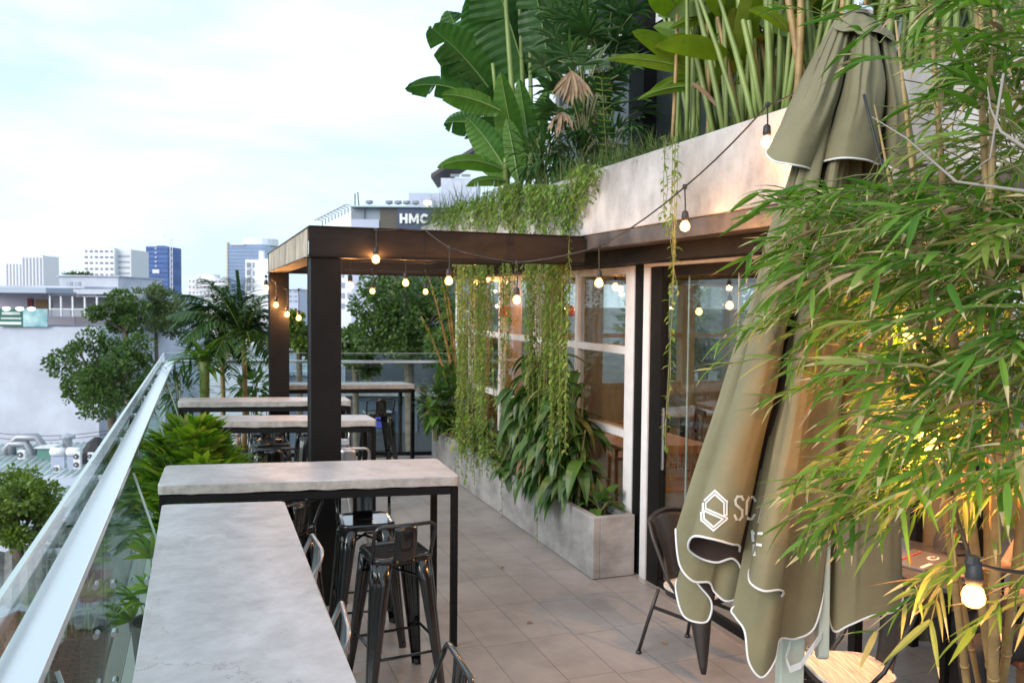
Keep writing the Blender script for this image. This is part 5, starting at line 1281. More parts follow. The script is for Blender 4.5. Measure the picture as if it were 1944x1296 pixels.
# fan palm with dead fans
t = thing('fan_palm', 'fan palm with brown withered fans beside the white upper window post', 'palm', (3.4,7.3,3.03)); st = MB(); lf = MB(); dd = MB()
cc = atY(1110,240,7.3)
for k in range(34):
    a = k*2.4; e = atY(1105+rnd(-85,95), 215+rnd(-110,100), 7.3+rnd(-.4,.4)); st.tube(bez((cc.x,7.3,3.05),(cc.x,7.3,e.z),e,5), .006, 4, cap=False)
    d = e-Vector((cc.x,7.3,cc.z-.1)); tgt = dd if R.random() < .28 else lf
    fan_leaf(tgt, e, d.normalized()+Vector((0,0,.1 if tgt is lf else -.9)), 10, rnd(.22,.32), .036, 2.6, .6 if tgt is lf else 1.8)
e = atY(1085,135,6.8); fan_leaf(dd, e, Vector((-.1,-.3,-1)), 11, .34, .035, 1.5, .2, 'strap')
e = atY(1150,85,7.4); st.tube(bez((cc.x,7.3,3.2),(cc.x,7.3,e.z-.2),e,5), .008, 4)
fan_leaf(lf, e, Vector((.2,-.2,-.4)), 9, .38, .055, 1.5, 1.0)
st.build('stem', M_stem, t); lf.build('foliage', L_palm, t); dd.build('dry_foliage', M_dead, t)
for px, py, r_, lab in ((1030,300,.28,'dark shrub at the foot of the young banana plant'),(1090,290,.32,'deep green shrub under the fan palm'),(1160,275,.26,'loose dark shrub right of the fan palm')):
    p = atY(px,py,7.2); bush('roof_shrub', lab, (p.x,7.2,max(3.25,p.z)), r_, 210, L_palm, (.12,.22), .16, 'lance', .8, z0=3.03, group='shrubs in the roof planter')
# a second fan palm and leafy filler in front of the upper glass
t = thing('fan_palm', 'greener fan palm crowding the upper window behind the withered fans', 'palm', (3.9,7.9,3.03)); st = MB(); lf = MB()
cc = atY(1150,220,8.0)
for k in range(40):
    e = atY(1140+rnd(-95,75), 130+rnd(-130,130), 8.0+rnd(-.4,.3)); st.tube(bez((cc.x,8.0,3.05),(cc.x,8.0,e.z),e,5), .006, 4, cap=False)
    fan_leaf(lf, e, (e-Vector((cc.x,8.2,cc.z-.3))).normalized()+Vector((0,-.2,.1)), 9, rnd(.24,.36), .042, 2.4, .7)
st.build('stem', M_stem, t); lf.build('foliage', L_palm, t)
# thin upright weed
t = thing('tall_weed', 'thin upright weed with paired leaves before the upper window', 'plant', (3.0,6.6,3.05)); a = atY(1152,300,6.2); b = atY(1142,150,6.2); mb = MB(); mb.tube([a,b], .004, 4); mb.build('stem', M_stem, t); mb = MB()
for k in range(14):
    q = a.lerp(b,k/13)
    for s in (-1,1): mb.blade(q, Vector((s*.9,-.2,.35)), .10, .03, .6, 3, 'lance', .2)
mb.build('foliage', L_vine, t)
# heliconia cane thickets
def thicket(label, Y0, Y1, n, x0, x1, lean, leaves):
    t = thing('heliconia', label, 'plant', (3.3,(Y0+Y1)/2,3.03), 0, 'heliconia thickets in the roof planter'); mc = MB(); dead = MB()
    for k in range(n):
        Y = rnd(Y0,Y1); X = rnd(2.95,3.65); hgt = rnd(1.2,2.1); a = Vector((X,Y,3.02)); ln = rnd(*lean)
        b = a+Vector((-ln*.3*hgt+rnd(-.1,.1), ln*.55*hgt+rnd(-.1,.1), hgt)); tgt = dead if R.random() < .13 else mc
        tgt.tube(bez(a,a.lerp(b,.5)+Vector((.02,-.05,.05)),b,5), [rnd(.013,.021)]*3+[.012,.010,.007], 7)
    mc.build('cane', M_greencane, t, smooth=True); dead.build('dry_cane', M_cane, t, smooth=True)
    ml = MB(); mr = MB()
    for (p0x,p0y,p1x,p1y,w_,Yl) in leaves:
        a = atY(p0x,p0y,Yl); b = atY(p1x,p1y,Yl+rnd(-.15,.15)); pts = big_leaf(ml, a, b, w_*Yl/1600, 12, .07, 0, rnd(-.3,.3)); mr.tube([p-(p-EYE).normalized()*.004 for p in pts], [.006*(1-.8*k/12) for k in range(13)], 5, cap=False)
    for k in range(n):
        Y = rnd(Y0,Y1); X = rnd(3.0,3.65); z = rnd(3.5,5.4); an = rnd(0,6.28); a = Vector((X,Y,z)); b = a+Vector((math.cos(an),math.sin(an),rnd(-.1,.7)))*rnd(.45,.7)
        big_leaf(ml, a, b, rnd(.12,.18), 10, .08, 0, rnd(-.6,.6))
    ml.build('foliage', L_heli, t, smooth=True); mr.build('midrib', MATS['pale_midrib'], t, smooth=True)
thicket('tall green heliconia thicket behind the bare fascia, leaves arching left', 3.9, 5.1, 84, 0, 0, (-.1,.55),
  [(1335,140,1152,112,30,5.0),(1300,30,1235,-20,70,5.0),(1420,20,1270,55,34,4.8),(1330,140,1200,60,44,5.1),(1330,165,1210,190,20,4.9),(1325,150,1230,180,26,5.0),(1350,75,1430,95,28,4.8),(1270,75,1340,100,30,4.9),(1310,120,1290,20,60,5.2),(1400,160,1450,90,18,4.6),(1420,50,1500,20,30,4.5),(1360,0,1460,-30,40,4.6)])
thicket('denser heliconia thicket behind the closed parasol top', 2.5, 3.9, 84, 0, 0, (-.35,.35), [(1500,60,1420,20,26,3.8),(1560,20,1650,-10,28,3.6),(1760,70,1700,10,24,3.2),(1830,60,1900,20,24,3.0)])
t = thing('curled_dry_leaf', 'single curled tan dry leaf drooping over the parapet below the heliconia', 'leaf', atY(1310,160,4.7)); mb = MB(); a = atY(1312,160,4.7); b = atY(1385,215,4.6)
pts = bez(a,a.lerp(b,.5)+Vector((0,0,.04)),b,8); mb.blade(a,(b-a),(b-a).length,.05,.3,8,'lance',.9); mb.build('blade', M_dead, t)

# fallen leaves on the tiles
for px, py, lab in ((1258,1217,'small orange fallen leaf on the floor tiles left of the chair'),(1010,1180,'tiny dry fallen leaf in the middle of the tiled floor'),(955,1075,'curled dry fallen leaf on the tiles beside the table leg')):
    p = atZ(px,py,.006); mb = MB(); mb.blade(p, (rnd(-1,1),rnd(-1,1),.1), .05, .022, .3, 4, 'lance', .5); tag(mb.build('fallen_leaf', mat('orange_dry_leaf', (.42,.17,.05), .7) if px == 1258 else M_dead), lab, 'leaf', 'fallen leaves on the tiles')
# ================================================================== CLOSED PARASOL
DP = 3.05
def uv(x, y, wd): return atD(x, y, DP-wd)
base = atZ(1500, 1420, .0); pc = uv(1498,1296,-.02)
par = thing('parasol', 'closed olive canvas parasol with white edging and printed hexagon emblem', 'parasol', (pc.x,pc.y,0))
# canvas with a different colour on its reverse
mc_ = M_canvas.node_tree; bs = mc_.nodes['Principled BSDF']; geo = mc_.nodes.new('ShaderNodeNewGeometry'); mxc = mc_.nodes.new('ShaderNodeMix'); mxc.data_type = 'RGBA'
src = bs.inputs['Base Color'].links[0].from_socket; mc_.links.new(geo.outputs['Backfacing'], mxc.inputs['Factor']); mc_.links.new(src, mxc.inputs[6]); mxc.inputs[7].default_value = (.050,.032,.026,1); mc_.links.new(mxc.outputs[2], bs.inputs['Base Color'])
def loft(ring, topf, M_=6, T=30, belly=0.0, tpow=1.0, pl_=0.0, pn_=22):
    """ring: bottom control points (u px, w metres toward the eye, hem px), ordered left to right along the front, then round the back"""
    n = len(ring); bot = []; 
    def cr_(p0,p1,p2,p3,t):
        return tuple(.5*((2*b)+(-a+c)*t+(2*a-5*b+4*c-d)*t*t+(-a+3*b-3*c+d)*t**3) for a,b,c,d in zip(p0,p1,p2,p3))
    for i in range(n):
        for k in range(M_): bot.append(cr_(ring[i-1],ring[i],ring[(i+1)%n],ring[(i+2)%n],k/M_))
    N = len(bot); vs = []
    for j in range(T+1):
        t = j/T
        for i, (u, w_, h) in enumerate(bot):
            tu, tw, ty = topf(u, w_, i/N)
            a = uv(tu,ty,tw); b = uv(u,h,w_); p = a.lerp(b,t**tpow)
            cxx = uv(1500,(a.z+b.z)/2,0)
            sw = math.sin(math.pi*t)*belly
            p = p + CF*(-sw*(1 if w_>0 else -.5)) + Vector((noise.noise((i*.12,j*.16,1.0)),noise.noise((i*.12,j*.16,7.0)),0))*.016*math.sin(math.pi*t)
            p = p - CF*(pl_*(abs(math.sin(math.pi*i/N*pn_))-.5)*math.sin(math.pi*min(1,t*1.15+.06))**.8*(1-t)**.7) + CR*(.010*noise.noise((i*.35,j*.10,3.3))*math.sin(math.pi*t))
            vs.append(tuple(p))
    fs = []
    for j in range(T):
        for i in range(N): fs.append((j*N+i,(j+1)*N+i,(j+1)*N+(i+1)%N,j*N+(i+1)%N))
    hem = [Vector(vs[T*N+i]) for i in range(N)]
    return vs, fs, hem, N
ring = [(1284,.0,1125),(1298,.03,1168),(1328,.04,1181),(1346,.035,1174),(1350,.05,1140),(1320,.055,1100),(1290,.06,1035),(1283,.075,1005),(1290,.10,1070),(1315,.115,1102),(1346,.10,1105),
        (1356,.08,1122),(1378,.085,1140),(1403,.075,1130),(1408,.10,1085),(1392,.125,1060),(1360,.13,1067),(1328,.135,1058),(1307,.16,1040),(1316,.22,1018),(1350,.265,1022),(1388,.245,1032),(1404,.17,1036),
        (1403,.06,1056),(1413,.0,1066),(1428,.05,1072),(1422,.16,1084),(1425,.225,1106),(1450,.265,1121),(1480,.24,1119),(1486,.18,1128),(1455,.145,1147),(1412,.125,1142),(1389,.115,1156),
        (1397,.13,1172),(1414,.17,1198),(1422,.19,1256),(1446,.20,1285),(1470,.17,1255),(1480,.12,1213),(1510,.07,1212),(1545,.05,1192),(1562,.03,1130),(1560,-.05,1075),(1570,-.06,1140),(1582,-.02,1196),(1612,.0,1186),(1655,-.01,1168),(1696,-.04,1160),(1714,-.10,1130),
        (1690,-.22,1100),(1610,-.29,1080),(1520,-.31,1060),(1440,-.30,1080),(1380,-.26,1100),(1335,-.18,1110),(1300,-.10,1110),(1286,-.05,1100)]
def topf(u, w_, s):
    tu = 1587+(u-1283)/431*102; k = .34
    return (tu, max(-.11,min(.10,w_*k)), 40+(tu-1590)*.22-26*max(0,w_*k)*10*0)
vs_, fs_, hem, N_ = loft(ring, topf, 8, 40, .02, 1.0, .030, 26)
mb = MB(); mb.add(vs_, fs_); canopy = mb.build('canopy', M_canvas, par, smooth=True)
bvh = BVHTree.FromPolygons([Vector(v) for v in vs_], fs_)
mb = MB(); mb.tube(hem, .0042, 6, closed=True); mb.build('hem_piping', M_piping, canopy, smooth=True)
# vent cape on top
ring2 = [(1455,.04,292),(1470,.13,306),(1500,.19,312),(1530,.17,318),(1548,.10,326),(1552,.02,322),(1560,.12,308),(1600,.20,300),(1645,.18,304),(1668,.08,312),(1672,.0,300),(1690,.10,318),(1725,.06,330),(1745,-.05,330),(1720,-.2,300),(1620,-.27,280),(1520,-.22,280),(1465,-.10,285)]
def topf2(u, w_, s): tu = 1586+(u-1455)/290*106; return (tu, max(-.115,min(.115,w_*.5)), 36+(tu-1590)*.23)
vs2, fs2, hem2, N2 = loft(ring2, topf2, 10, 18, .035, .92, .028, 20)
fs2 = fs2+[tuple(range(N2))]
mb = MB(); mb.add(vs2, fs2); cape = mb.build('vent_cape', M_canvas, par, smooth=True)
mb = MB(); mb.tube(hem2, .0036, 6, closed=True); mb.build('hem_piping', M_piping, cape, smooth=True)
# crown patch
ring3 = [(1582,.09,52),(1600,.13,60),(1618,.135,58),(1632,.14,66),(1650,.13,60),(1672,.11,64),(1697,.05,78),(1690,-.1,60),(1640,-.15,44),(1590,-.1,36)]
def topf3(u, w_, s): return (1634+(u-1640)*.18, w_*.2, 24+(u-1640)*.04)
vs3, fs3, hem3, N3 = loft(ring3, topf3, 4, 5, .01); mb = MB(); mb.add(vs3, fs3+[tuple(range(N3))]); mb.build('crown_patch', M_canvas, par, smooth=True)
f0 = uv(1630,20,0); mb = MB(); mb.lathe([(.05,-.02),(.052,0),(.03,.008),(.018,.02),(.016,.05),(.034,.055),(.036,.08),(.012,.10)], tuple(f0), 16); mb.build('finial', M_inox, par, smooth=True)
# mast, arm, hanging strap
b1 = uv(1498,1300,-.02); b0 = Vector((b1.x,b1.y,.03)); tp = uv(1640,60,-.02)
mb = MB(); mb.bar(b0, Vector((b1.x,b1.y,1.15)), .088, .062, up=tuple(-CF)); mast = mb.build('mast', M_sage, par, bevel=.006)
mb = MB(); mb.bar(uv(1550,1000,-.09), tp, .05, .05); mb.build('upper_mast', M_sage, par)
mb = MB(); a = uv(1560,1238,-.0); b = uv(1566,730,.02); mb.bar(a, b, .045, .04, up=tuple(CR)); mb.tube([a-CR*.019,a+CR*.019],.0225,12); arm = mb.build('support_arm', M_sage, par, bevel=.004)
mb = MB(); c = uv(1535,1234,.02); mb.tube([c-CF*.0,c-CF*.012], .012, 10); mb.build('hinge_bolt', M_inox, arm)
mb = MB(); P_ = [uv(1560,1205,.03),uv(1545,1225,.05),uv(1520,1262,.06),uv(1500,1270,.06),uv(1492,1250,.06),uv(1500,1222,.05)]
vv = []; 
for p in P_: vv += [tuple(p-Vector((0,0,.012))), tuple(p+Vector((0,0,.012)))]
mb.add(vv, [(2*i,2*i+2,2*i+3,2*i+1) for i in range(len(P_)-1)]); mb.build('tie_strap', M_piping, par, solid=.003)
mb = MB(); mb.box((b1.x-.33,b1.y-.33,.005),(b1.x+.33,b1.y+.33,.03)); mb.build('base_plate', M_black, par, bevel=.004)
# printed emblem and lettering, laid on the cloth
def decal(name, polys, m, parent, off=.0035, tol=.30):
    mb = MB(); ds = []
    for pl in polys:
        for x, y, _ in pl:
            h = bvh.ray_cast(EYE, ray(x,y).normalized())
            if h[0] is not None: ds.append(h[3])
    ds.sort(); med = ds[len(ds)//2] if ds else 3
    for pl in polys:
        for i in range(len(pl)-1):
            (x0,y0,w0),(x1,y1,w1) = pl[i], pl[i+1]
            L = math.hypot(x1-x0,y1-y0); n = max(1,int(L/4)); dx, dy = (x1-x0)/max(L,1e-6), (y1-y0)/max(L,1e-6)
            e = w0/2*.9
            X0, Y0, X1, Y1 = x0-dx*e, y0-dy*e, x1+dx*e, y1+dy*e
            prev = None
            for k in range(n+1):
                x = X0+(X1-X0)*k/n; y = Y0+(Y1-Y0)*k/n; pr = []
                for s in (-1,1):
                    d = ray(x-dy*s*w0/2, y+dx*s*w0/2).normalized(); h = bvh.ray_cast(EYE, d)
                    if h[0] is None or abs(h[3]-med) > tol: pr = None; break
                    pr.append(h[0]-d*off)
                if pr and prev and (pr[0]-prev[0]).length < .05:
                    mb.add([tuple(prev[0]),tuple(prev[1]),tuple(pr[1]),tuple(pr[0])], [(0,1,2,3)])
                prev = pr
    return mb.build(name, m, parent)
def pl(pts, w_): return [(x,y,w_) for x, y in pts]
S_ = [((x-1347)*.84+1357,(y-971)*.92+970) for x, y in [(1371,976),(1371,952),(1347,932),(1323,953),(1323,967),(1371,986),(1344,1007),(1320,988),(1319,976)]]
decal('printed_emblem', [pl(S_,8.5)], M_print, canopy, .0035, .055)
decal('emblem_inline', [pl(S_,1.5)], M_canvas, canopy, .0052, .055)
decal('lettering', [pl([(1411,948),(1408,942),(1400,942),(1396,949),(1397,957),(1409,968),(1409,980),(1404,986),(1398,985),(1395,978)],4.5)], M_print, canopy)
decal('lettering', [pl([(1434,950),(1430,943),(1422,944),(1418,952),(1417,975),(1420,984),(1427,985),(1432,977)],4.5)], M_print, canopy)
decal('lettering', [pl([(1440,990),(1447,962),(1452,944)],4.5)], M_print, canopy)
decal('lettering', [pl([(1428,1008),(1432,1052)],5), pl([(1430,1012),(1446,1012)],5), pl([(1432,1032),(1444,1034)],5)], M_print, canopy)

# ================================================================== METAL CHAIRS
def metal_chair(label, x, y, rz):
    t = thing('metal_chair', label, 'chair', (x,y,0), rz, 'gunmetal chairs with pale wooden seats', local=True)
    zs = .445
    # wooden seat: rounded trapezoid
    pts = []
    for i in range(36):
        a = 2*math.pi*i/36; cxx = math.copysign(abs(math.cos(a))**.55, math.cos(a)); syy = math.copysign(abs(math.sin(a))**.55, math.sin(a))
        pts.append((cxx*(.185+.02*syy), syy*.18))
    mb = MB(); mb.prism(pts, zs-.018, zs); mb.build('seat', M_seatwood, t, bevel=.004)
    mb = MB(); mb.prism([(a*.96,b*.96) for a,b in pts], zs-.055, zs-.0185); mb.build('seat_frame', M_gun, t, bevel=.006)
    for sx in (-1,1):
        # front legs: folded sheet, wide at the top, tapering to a small round foot
        mb = MB(); vs = []
        for k in range(9):
            s = k/8; c = Vector((sx*.16,.15,zs-.03)).lerp(Vector((sx*.205,.225,.05)), s); wd = (.055*(1-s)+.016)*(1 if s<.9 else .8)
            o = Vector((sx,.9,0)).normalized(); tg = Vector((-o.y,o.x,0))
            for u, v in ((-1,-.45),(-.75,.15),(0,.45),(.75,.15),(1,-.45)): vs.append(tuple(c+tg*u*wd+o*v*wd*.8))
        mb.add(vs, [(k*5+j,k*5+j+1,k*5+j+6,k*5+j+5) for k in range(8) for j in range(4)])
        lg = mb.build('leg', M_gun, t, smooth=True, solid=.003)
        mb = MB(); mb.tube([(sx*.205,.225,.06),(sx*.208,.23,.012)], .011, 8); mb.lathe([(.016,.001),(.019,.008),(.014,.02)], (sx*.208,.23,0), 10); mb.build('rubber_foot', M_cable, lg)
        # rear leg continues as the back tube
        mb = MB(); mb.tube([(sx*.17,-.16,zs-.03),(sx*.195,-.22,.2),(sx*.215,-.27,.012)], .011, 8); mb.lathe([(.016,.001),(.019,.008),(.014,.02)], (sx*.215,-.27,0), 10); mb.build('leg', M_gun, t, smooth=True)
        mb = MB(); mb.bar((sx*.165,.14,.30),(sx*.18,-.19,.30),.008,.02); mb.build('side_stretcher', M_gun, t)
    # back tube, one continuous hoop
    arc = [(-.185,.02,zs-.03),(-.20,-.06,zs+.06),(-.215,-.17,zs+.28),(-.205,-.215,zs+.37)]
    for k in range(1,6):
        s = k/6; arc.append((-.205+.41*s, -.215-.055*math.sin(math.pi*s), zs+.37+.035*math.sin(math.pi*s)))
    arc += [(.205,-.215,zs+.37),(.215,-.17,zs+.28),(.20,-.06,zs+.06),(.185,.02,zs-.03)]
    mb = MB(); mb.tube(arc, .0105, 8); mb.build('back_tube', M_gun, t, smooth=True)
    # wide waisted back panel
    mb = MB(); vs = []; K = 10
    for k in range(K):
        s = k/(K-1); z = zs-.02+.425*s; hw = .075+.115*s**2.2; yy = -.165-.065*s
        for j in range(9):
            u = -1+j/4; vs.append((u*hw, yy-.045*(1-u*u)*s-.012*(1-u*u), z-.02*s*u*u))
    mb.add(vs, [(k*9+j,k*9+j+1,(k+1)*9+j+1,(k+1)*9+j) for k in range(K-1) for j in range(8)]); mb.build('back_panel', M_gun, t, smooth=True, solid=.003)
    return t
metal_chair('gunmetal chair with wooden seat left of the parasol foot, back to the cafe glass', 2.74, 4.20, rad(196))
metal_chair('gunmetal chair half hidden behind the parasol mast, pale wooden seat facing the parasol', 2.78, 3.02, rad(74))

# ================================================================== TABLE, CAP, LAPTOP, SEATED PERSON
tx, ty, tz = 3.58, 3.42, .75
t = thing('cafe_table', 'dark stone topped table with black legs behind the bamboo, holding the cap', 'table', (tx,ty,.006)); rz_ = rad(18)
def rp(x, y, z): return (tx+x*math.cos(rz_)-y*math.sin(rz_), ty+x*math.sin(rz_)+y*math.cos(rz_), z)
mb = MB(); mb.prism([rp(a,b,0)[:2] for a,b in ((-.34,-.34),(.34,-.34),(.34,.34),(-.34,.34))], tz-.028, tz); mb.build('tabletop', mat('dark_grey_stone', (.085,.085,.095), .22, noise_amt=.5, noise_scale=4, coords='World'), t, bevel=.004)
for a, b in ((-.30,-.30),(.30,-.30),(.30,.30),(-.30,.30)):
    mb = MB(); mb.bar(rp(a,b,.0065), rp(a,b,tz-.029), .032); mb.build('leg', M_black, t)
mb = MB(); mb.bar(rp(-.28,-.30,tz-.05), rp(.28,-.30,tz-.05), .02,.04); mb.build('apron', M_black, t)
# laptop sleeve
p = atZ(1745,1062,tz+.012); L_ = thing('laptop', 'flat closed dark laptop with red and white stickers lying on the dark table', 'laptop', (p.x,p.y,tz))
mb = MB(); cxl = [(-.16,-.11),(.16,-.11),(.16,.11),(-.16,.11)]; mb.prism([(p.x+a*math.cos(rz_)-b*math.sin(rz_), p.y+a*math.sin(rz_)+b*math.cos(rz_)) for a,b in cxl], tz+.001, tz+.018); mb.build('lid', mat('laptop_shell', (.13,.13,.15), .3), L_, bevel=.004)
def lp(a, b, z=tz+.0205): return (p.x+a*math.cos(rz_)-b*math.sin(rz_), p.y+a*math.sin(rz_)+b*math.cos(rz_), z)
mb = MB(); mb.bar(lp(-.12,.05),lp(.12,.05),.008,.003); mb.bar(lp(-.12,-.02),lp(-.02,.046),.008,.003); mb.build('sticker', mat('red_sticker', (.5,.08,.07), .5), L_)
mb = MB(); 
for k in range(16):
    a0 = rad(22+316*k/16); a1 = rad(22+316*(k+1)/16); mb.bar(lp(.06+.035*math.cos(a0),-.045+.022*math.sin(a0)), lp(.06+.035*math.cos(a1),-.045+.022*math.sin(a1)), .008,.003)
mb.build('sticker', M_print, L_)
mb = MB(); mb.bar(lp(-.15,-.085),lp(-.05,-.085),.018,.003); mb.build('sticker', M_print, L_)
# baseball cap
p = atZ(1805,1040,tz); cap = thing('baseball_cap', 'black baseball cap with red numeral lying on the dark table', 'cap', (p.x,p.y,tz))
fdir = (EYE-p); fdir.z = 0; fdir.normalize(); fdir = (Matrix.Rotation(rad(14),3,'Z') @ fdir); sdr = Vector((-fdir.y,fdir.x,0))
vs = []; fs = []
for i in range(9):
    ph = rad(90*i/8)
    for j in range(24):
        a = 2*math.pi*j/24; r_ = .098*math.cos(ph)**.8 if i < 8 else .006; vs.append(tuple(Vector((p.x,p.y,tz+.001+.125*math.sin(ph)))+sdr*(r_*math.cos(a)*.92)+fdir*(r_*math.sin(a))))
for i in range(8):
    for j in range(24): fs.append((i*24+j,i*24+(j+1)%24,(i+1)*24+(j+1)%24,(i+1)*24+j))
fs.append(tuple(range(8*24,9*24)))
M_capm = mat('charcoal_cloth', (.030,.031,.036), .8, bump=.2, bump_scale=200)
mb = MB(); mb.add(vs, fs); crown = mb.build('crown', M_capm, cap, smooth=True)
vs = []
for j in range(13):
    a = rad(20+140*j/12)
    for k in range(5): r_ = .092+.065*k/4*math.sin(a)**.7; vs.append(tuple(Vector((p.x,p.y,tz+.022-.016*abs(math.cos(a))**2-.003*k))+sdr*(math.cos(a)*(.092*.92+.02*k/4))+fdir*(math.sin(a)*r_)))
mb = MB(); mb.add(vs, [(j*5+k,j*5+k+1,(j+1)*5+k+1,(j+1)*5+k) for j in range(12) for k in range(4)]); mb.build('brim', M_capm, cap, smooth=True, solid=.004)
fp = Vector((p.x,p.y,tz+.072))+fdir*.089; rzc = math.atan2(fdir.y,fdir.x)+math.pi/2
q = fp-sdr*-.0+fdir*.004; tt = text('2S', .05, None, (0,0,0), (rad(68),0,rzc), mat('red_thread', (.55,.03,.03), .7), 'numeral', .002); tt.parent = cap; tt.location = Vector(q)-Vector((p.x,p.y,tz))+Vector((math.cos(rzc),math.sin(rzc),0))*-.03
mb = MB(); mb.bar(tuple(q+Vector((math.cos(rzc),math.sin(rzc),0))*-.03+Vector((0,0,-.006))+fdir*.004), tuple(q+Vector((math.cos(rzc),math.sin(rzc),0))*.03+Vector((0,0,-.006))+fdir*.004), .004,.003); mb.build('underline', M_print, crown)
# olive screen behind the table
a = atD(1733,950,5.2); t = thing('folding_screen', 'olive cloth screen with black post standing behind the dark table', 'screen', (a.x,a.y,.006))
b = atD(1850,950,5.2)
mb = MB(); mb.bar((a.x,a.y,.55),(b.x,b.y,.55),.02,1.05); mb.build('cloth_panel', mat('olive_screen_cloth', (.16,.145,.10), .9), t)
for q, nm in ((a,'post'),(b,'post')):
    mb = MB(); mb.bar((q.x,q.y-.03,.0065),(q.x,q.y-.03,1.16),.05); mb.build(nm, M_black, t)
# wooden chair and the person on it
kn = atD(1812,1196,4.05); fd = -CR.copy(); fd.z = 0; fd.normalize(); fd = (Matrix.Rotation(rad(6),3,'Z') @ fd)
hip = kn-fd*.46; lat = Vector((-fd.y,fd.x,0))
hipz = .55
pcx, pcy = hip.x, hip.y
ch = wood_chair(pcx+fd.x*.06, pcy+fd.y*.06, math.atan2(fd.y,fd.x)-math.pi/2, 'brown wooden chair with worn leather seat, cut by the right edge', mat('mid_brown_wood', (.20,.105,.05), .5, noise_amt=.3, noise_scale=5, stretch=(5,5,.8)), None, mat('red_brown_leather', (.16,.06,.035), .45))
per = thing('person', 'person in dark trousers seated on the brown chair behind the bamboo at the right edge', 'person', (pcx,pcy,.006), math.atan2(fd.y,fd.x))
def skin(name, chain, edges, m, parent, subd=2):
    me = bpy.data.meshes.new(name); me.from_pydata([c[0] for c in chain], edges, [])
    o = bpy.data.objects.new(name, me); COL.objects.link(o); o.parent = parent
    md = o.modifiers.new('skin','SKIN'); md.use_smooth_shade = True
    for i, c in enumerate(chain):
        r_ = c[1] if isinstance(c[1], tuple) else (c[1],c[1]); me.skin_vertices[0].data[i].radius = r_
    me.skin_vertices[0].data[0].use_root = True
    o.modifiers.new('sub','SUBSURF').levels = subd; o.modifiers['sub'].render_levels = subd
    me.materials.append(m); return o
# needs a skin layer: create through bmesh
import bmesh
def skin(name, chain, edges, m, parent, subd=2):
    bm = bmesh.new(); lay = bm.verts.layers.skin.verify(); V = []
    for i, (co, r_) in enumerate(chain):
        v = bm.verts.new(co); r_ = r_ if isinstance(r_, tuple) else (r_, r_); v[lay].radius = r_; v[lay].use_root = (i == 0); V.append(v)
    for a, b in edges: bm.edges.new((V[a],V[b]))
    me = bpy.data.meshes.new(name); bm.to_mesh(me); bm.free()
    o = bpy.data.objects.new(name, me); COL.objects.link(o); o.parent = parent
    md = o.modifiers.new('skin','SKIN'); md.use_smooth_shade = True
    s = o.modifiers.new('sub','SUBSURF'); s.levels = subd; s.render_levels = subd
    me.materials.append(m); return o
M_skin = mat('skin', (.42,.24,.16), .55); M_trouser = mat('dark_trouser_cloth', (.028,.027,.030), .85, bump=.15, bump_scale=160); M_shirt = mat('grey_shirt_cloth', (.10,.10,.11), .85); M_hair = mat('black_hair', (.012,.010,.009), .5)
h = .52
# local frame: +x forwards, +y to the person's left
body = [((0,0,h),.10),((0,0,h+.14),.09),((-.03,0,h+.30),.095),((-.05,0,h+.44),.085),((-.05,0,h+.54),.062),((-.035,0,h+.61),.066),((-.012,0,h+.69),.100),((-.02,0,h+.77),.118),
        ((-.05,.17,h+.45),.052),((.02,.24,h+.24),.043),((.24,.16,h+.24),.034),((.31,.13,h+.25),.028),
        ((-.05,-.17,h+.45),.052),((.02,-.24,h+.24),.043),((.24,-.16,h+.24),.034),((.31,-.13,h+.25),.028)]
skin('body', body, [(0,1),(1,2),(2,3),(3,4),(4,5),(5,6),(6,7),(3,8),(8,9),(9,10),(10,11),(3,12),(12,13),(13,14),(14,15)], M_skin, per)
sh = [((0,0,h+.02),.155),((0,0,h+.15),.145),((-.03,0,h+.31),.15),((-.05,0,h+.43),.135),((-.05,.13,h+.45),.085),((-.02,.215,h+.33),.066),((-.05,-.13,h+.45),.085),((-.02,-.215,h+.33),.066),((-.05,0,h+.50),.075)]
skin('shirt', sh, [(0,1),(1,2),(2,3),(3,4),(4,5),(3,6),(6,7),(3,8)], M_shirt, per)
tr = [((-.02,0,h+.03),(.13,.16)),((.06,.10,h),.10),((.28,.115,h-.01),.088),((.46,.12,h-.03),.072),((.43,.125,h-.20),.062),((.40,.13,.10),.048),((.06,-.10,h),.10),((.28,-.13,h-.01),.088),((.46,-.15,h-.03),.072),((.36,-.155,h-.20),.062),((.26,-.16,.10),.048)]
skin('trousers', tr, [(0,1),(1,2),(2,3),(3,4),(4,5),(0,6),(6,7),(7,8),(8,9),(9,10)], M_trouser, per)
for yy, xx in ((.13,.41),(-.16,.27)):
    skin('shoe', [((xx-.05,yy,.045),.045),((xx+.06,yy,.042),.042),((xx+.16,yy,.032),(.034,.028))], [(0,1),(1,2)], M_cable, per)
mb = MB(); mb.lathe([(.098,-.05),(.102,0),(.09,.05),(.05,.085),(.01,.095)], (pcx,pcy,0), 14)
hr = MB(); hr.v = [(a-pcx-.035, b-pcy, c_+h+.785) for a,b,c_ in mb.v]; hr.f = mb.f; hr.m = mb.m; per['_local'] = 1; hr.build('hair', M_hair, per, smooth=True)
for yy in (-.030,.030):
    e_ = MB(); e_.lathe([(.001,-.009),(.009,-.005),(.0105,0),(.009,.005),(.001,.009)], (.058,yy,h+.735), 10); e_.build('eye', M_hair, per, smooth=True)
for yy in (-.088,.088):
    e_ = MB(); e_.tube([(-.02,yy*.9,h+.70),(-.025,yy,h+.725),(-.03,yy*.94,h+.755)], [.010,.014,.011], 8); e_.build('ear', M_skin, per, smooth=True)
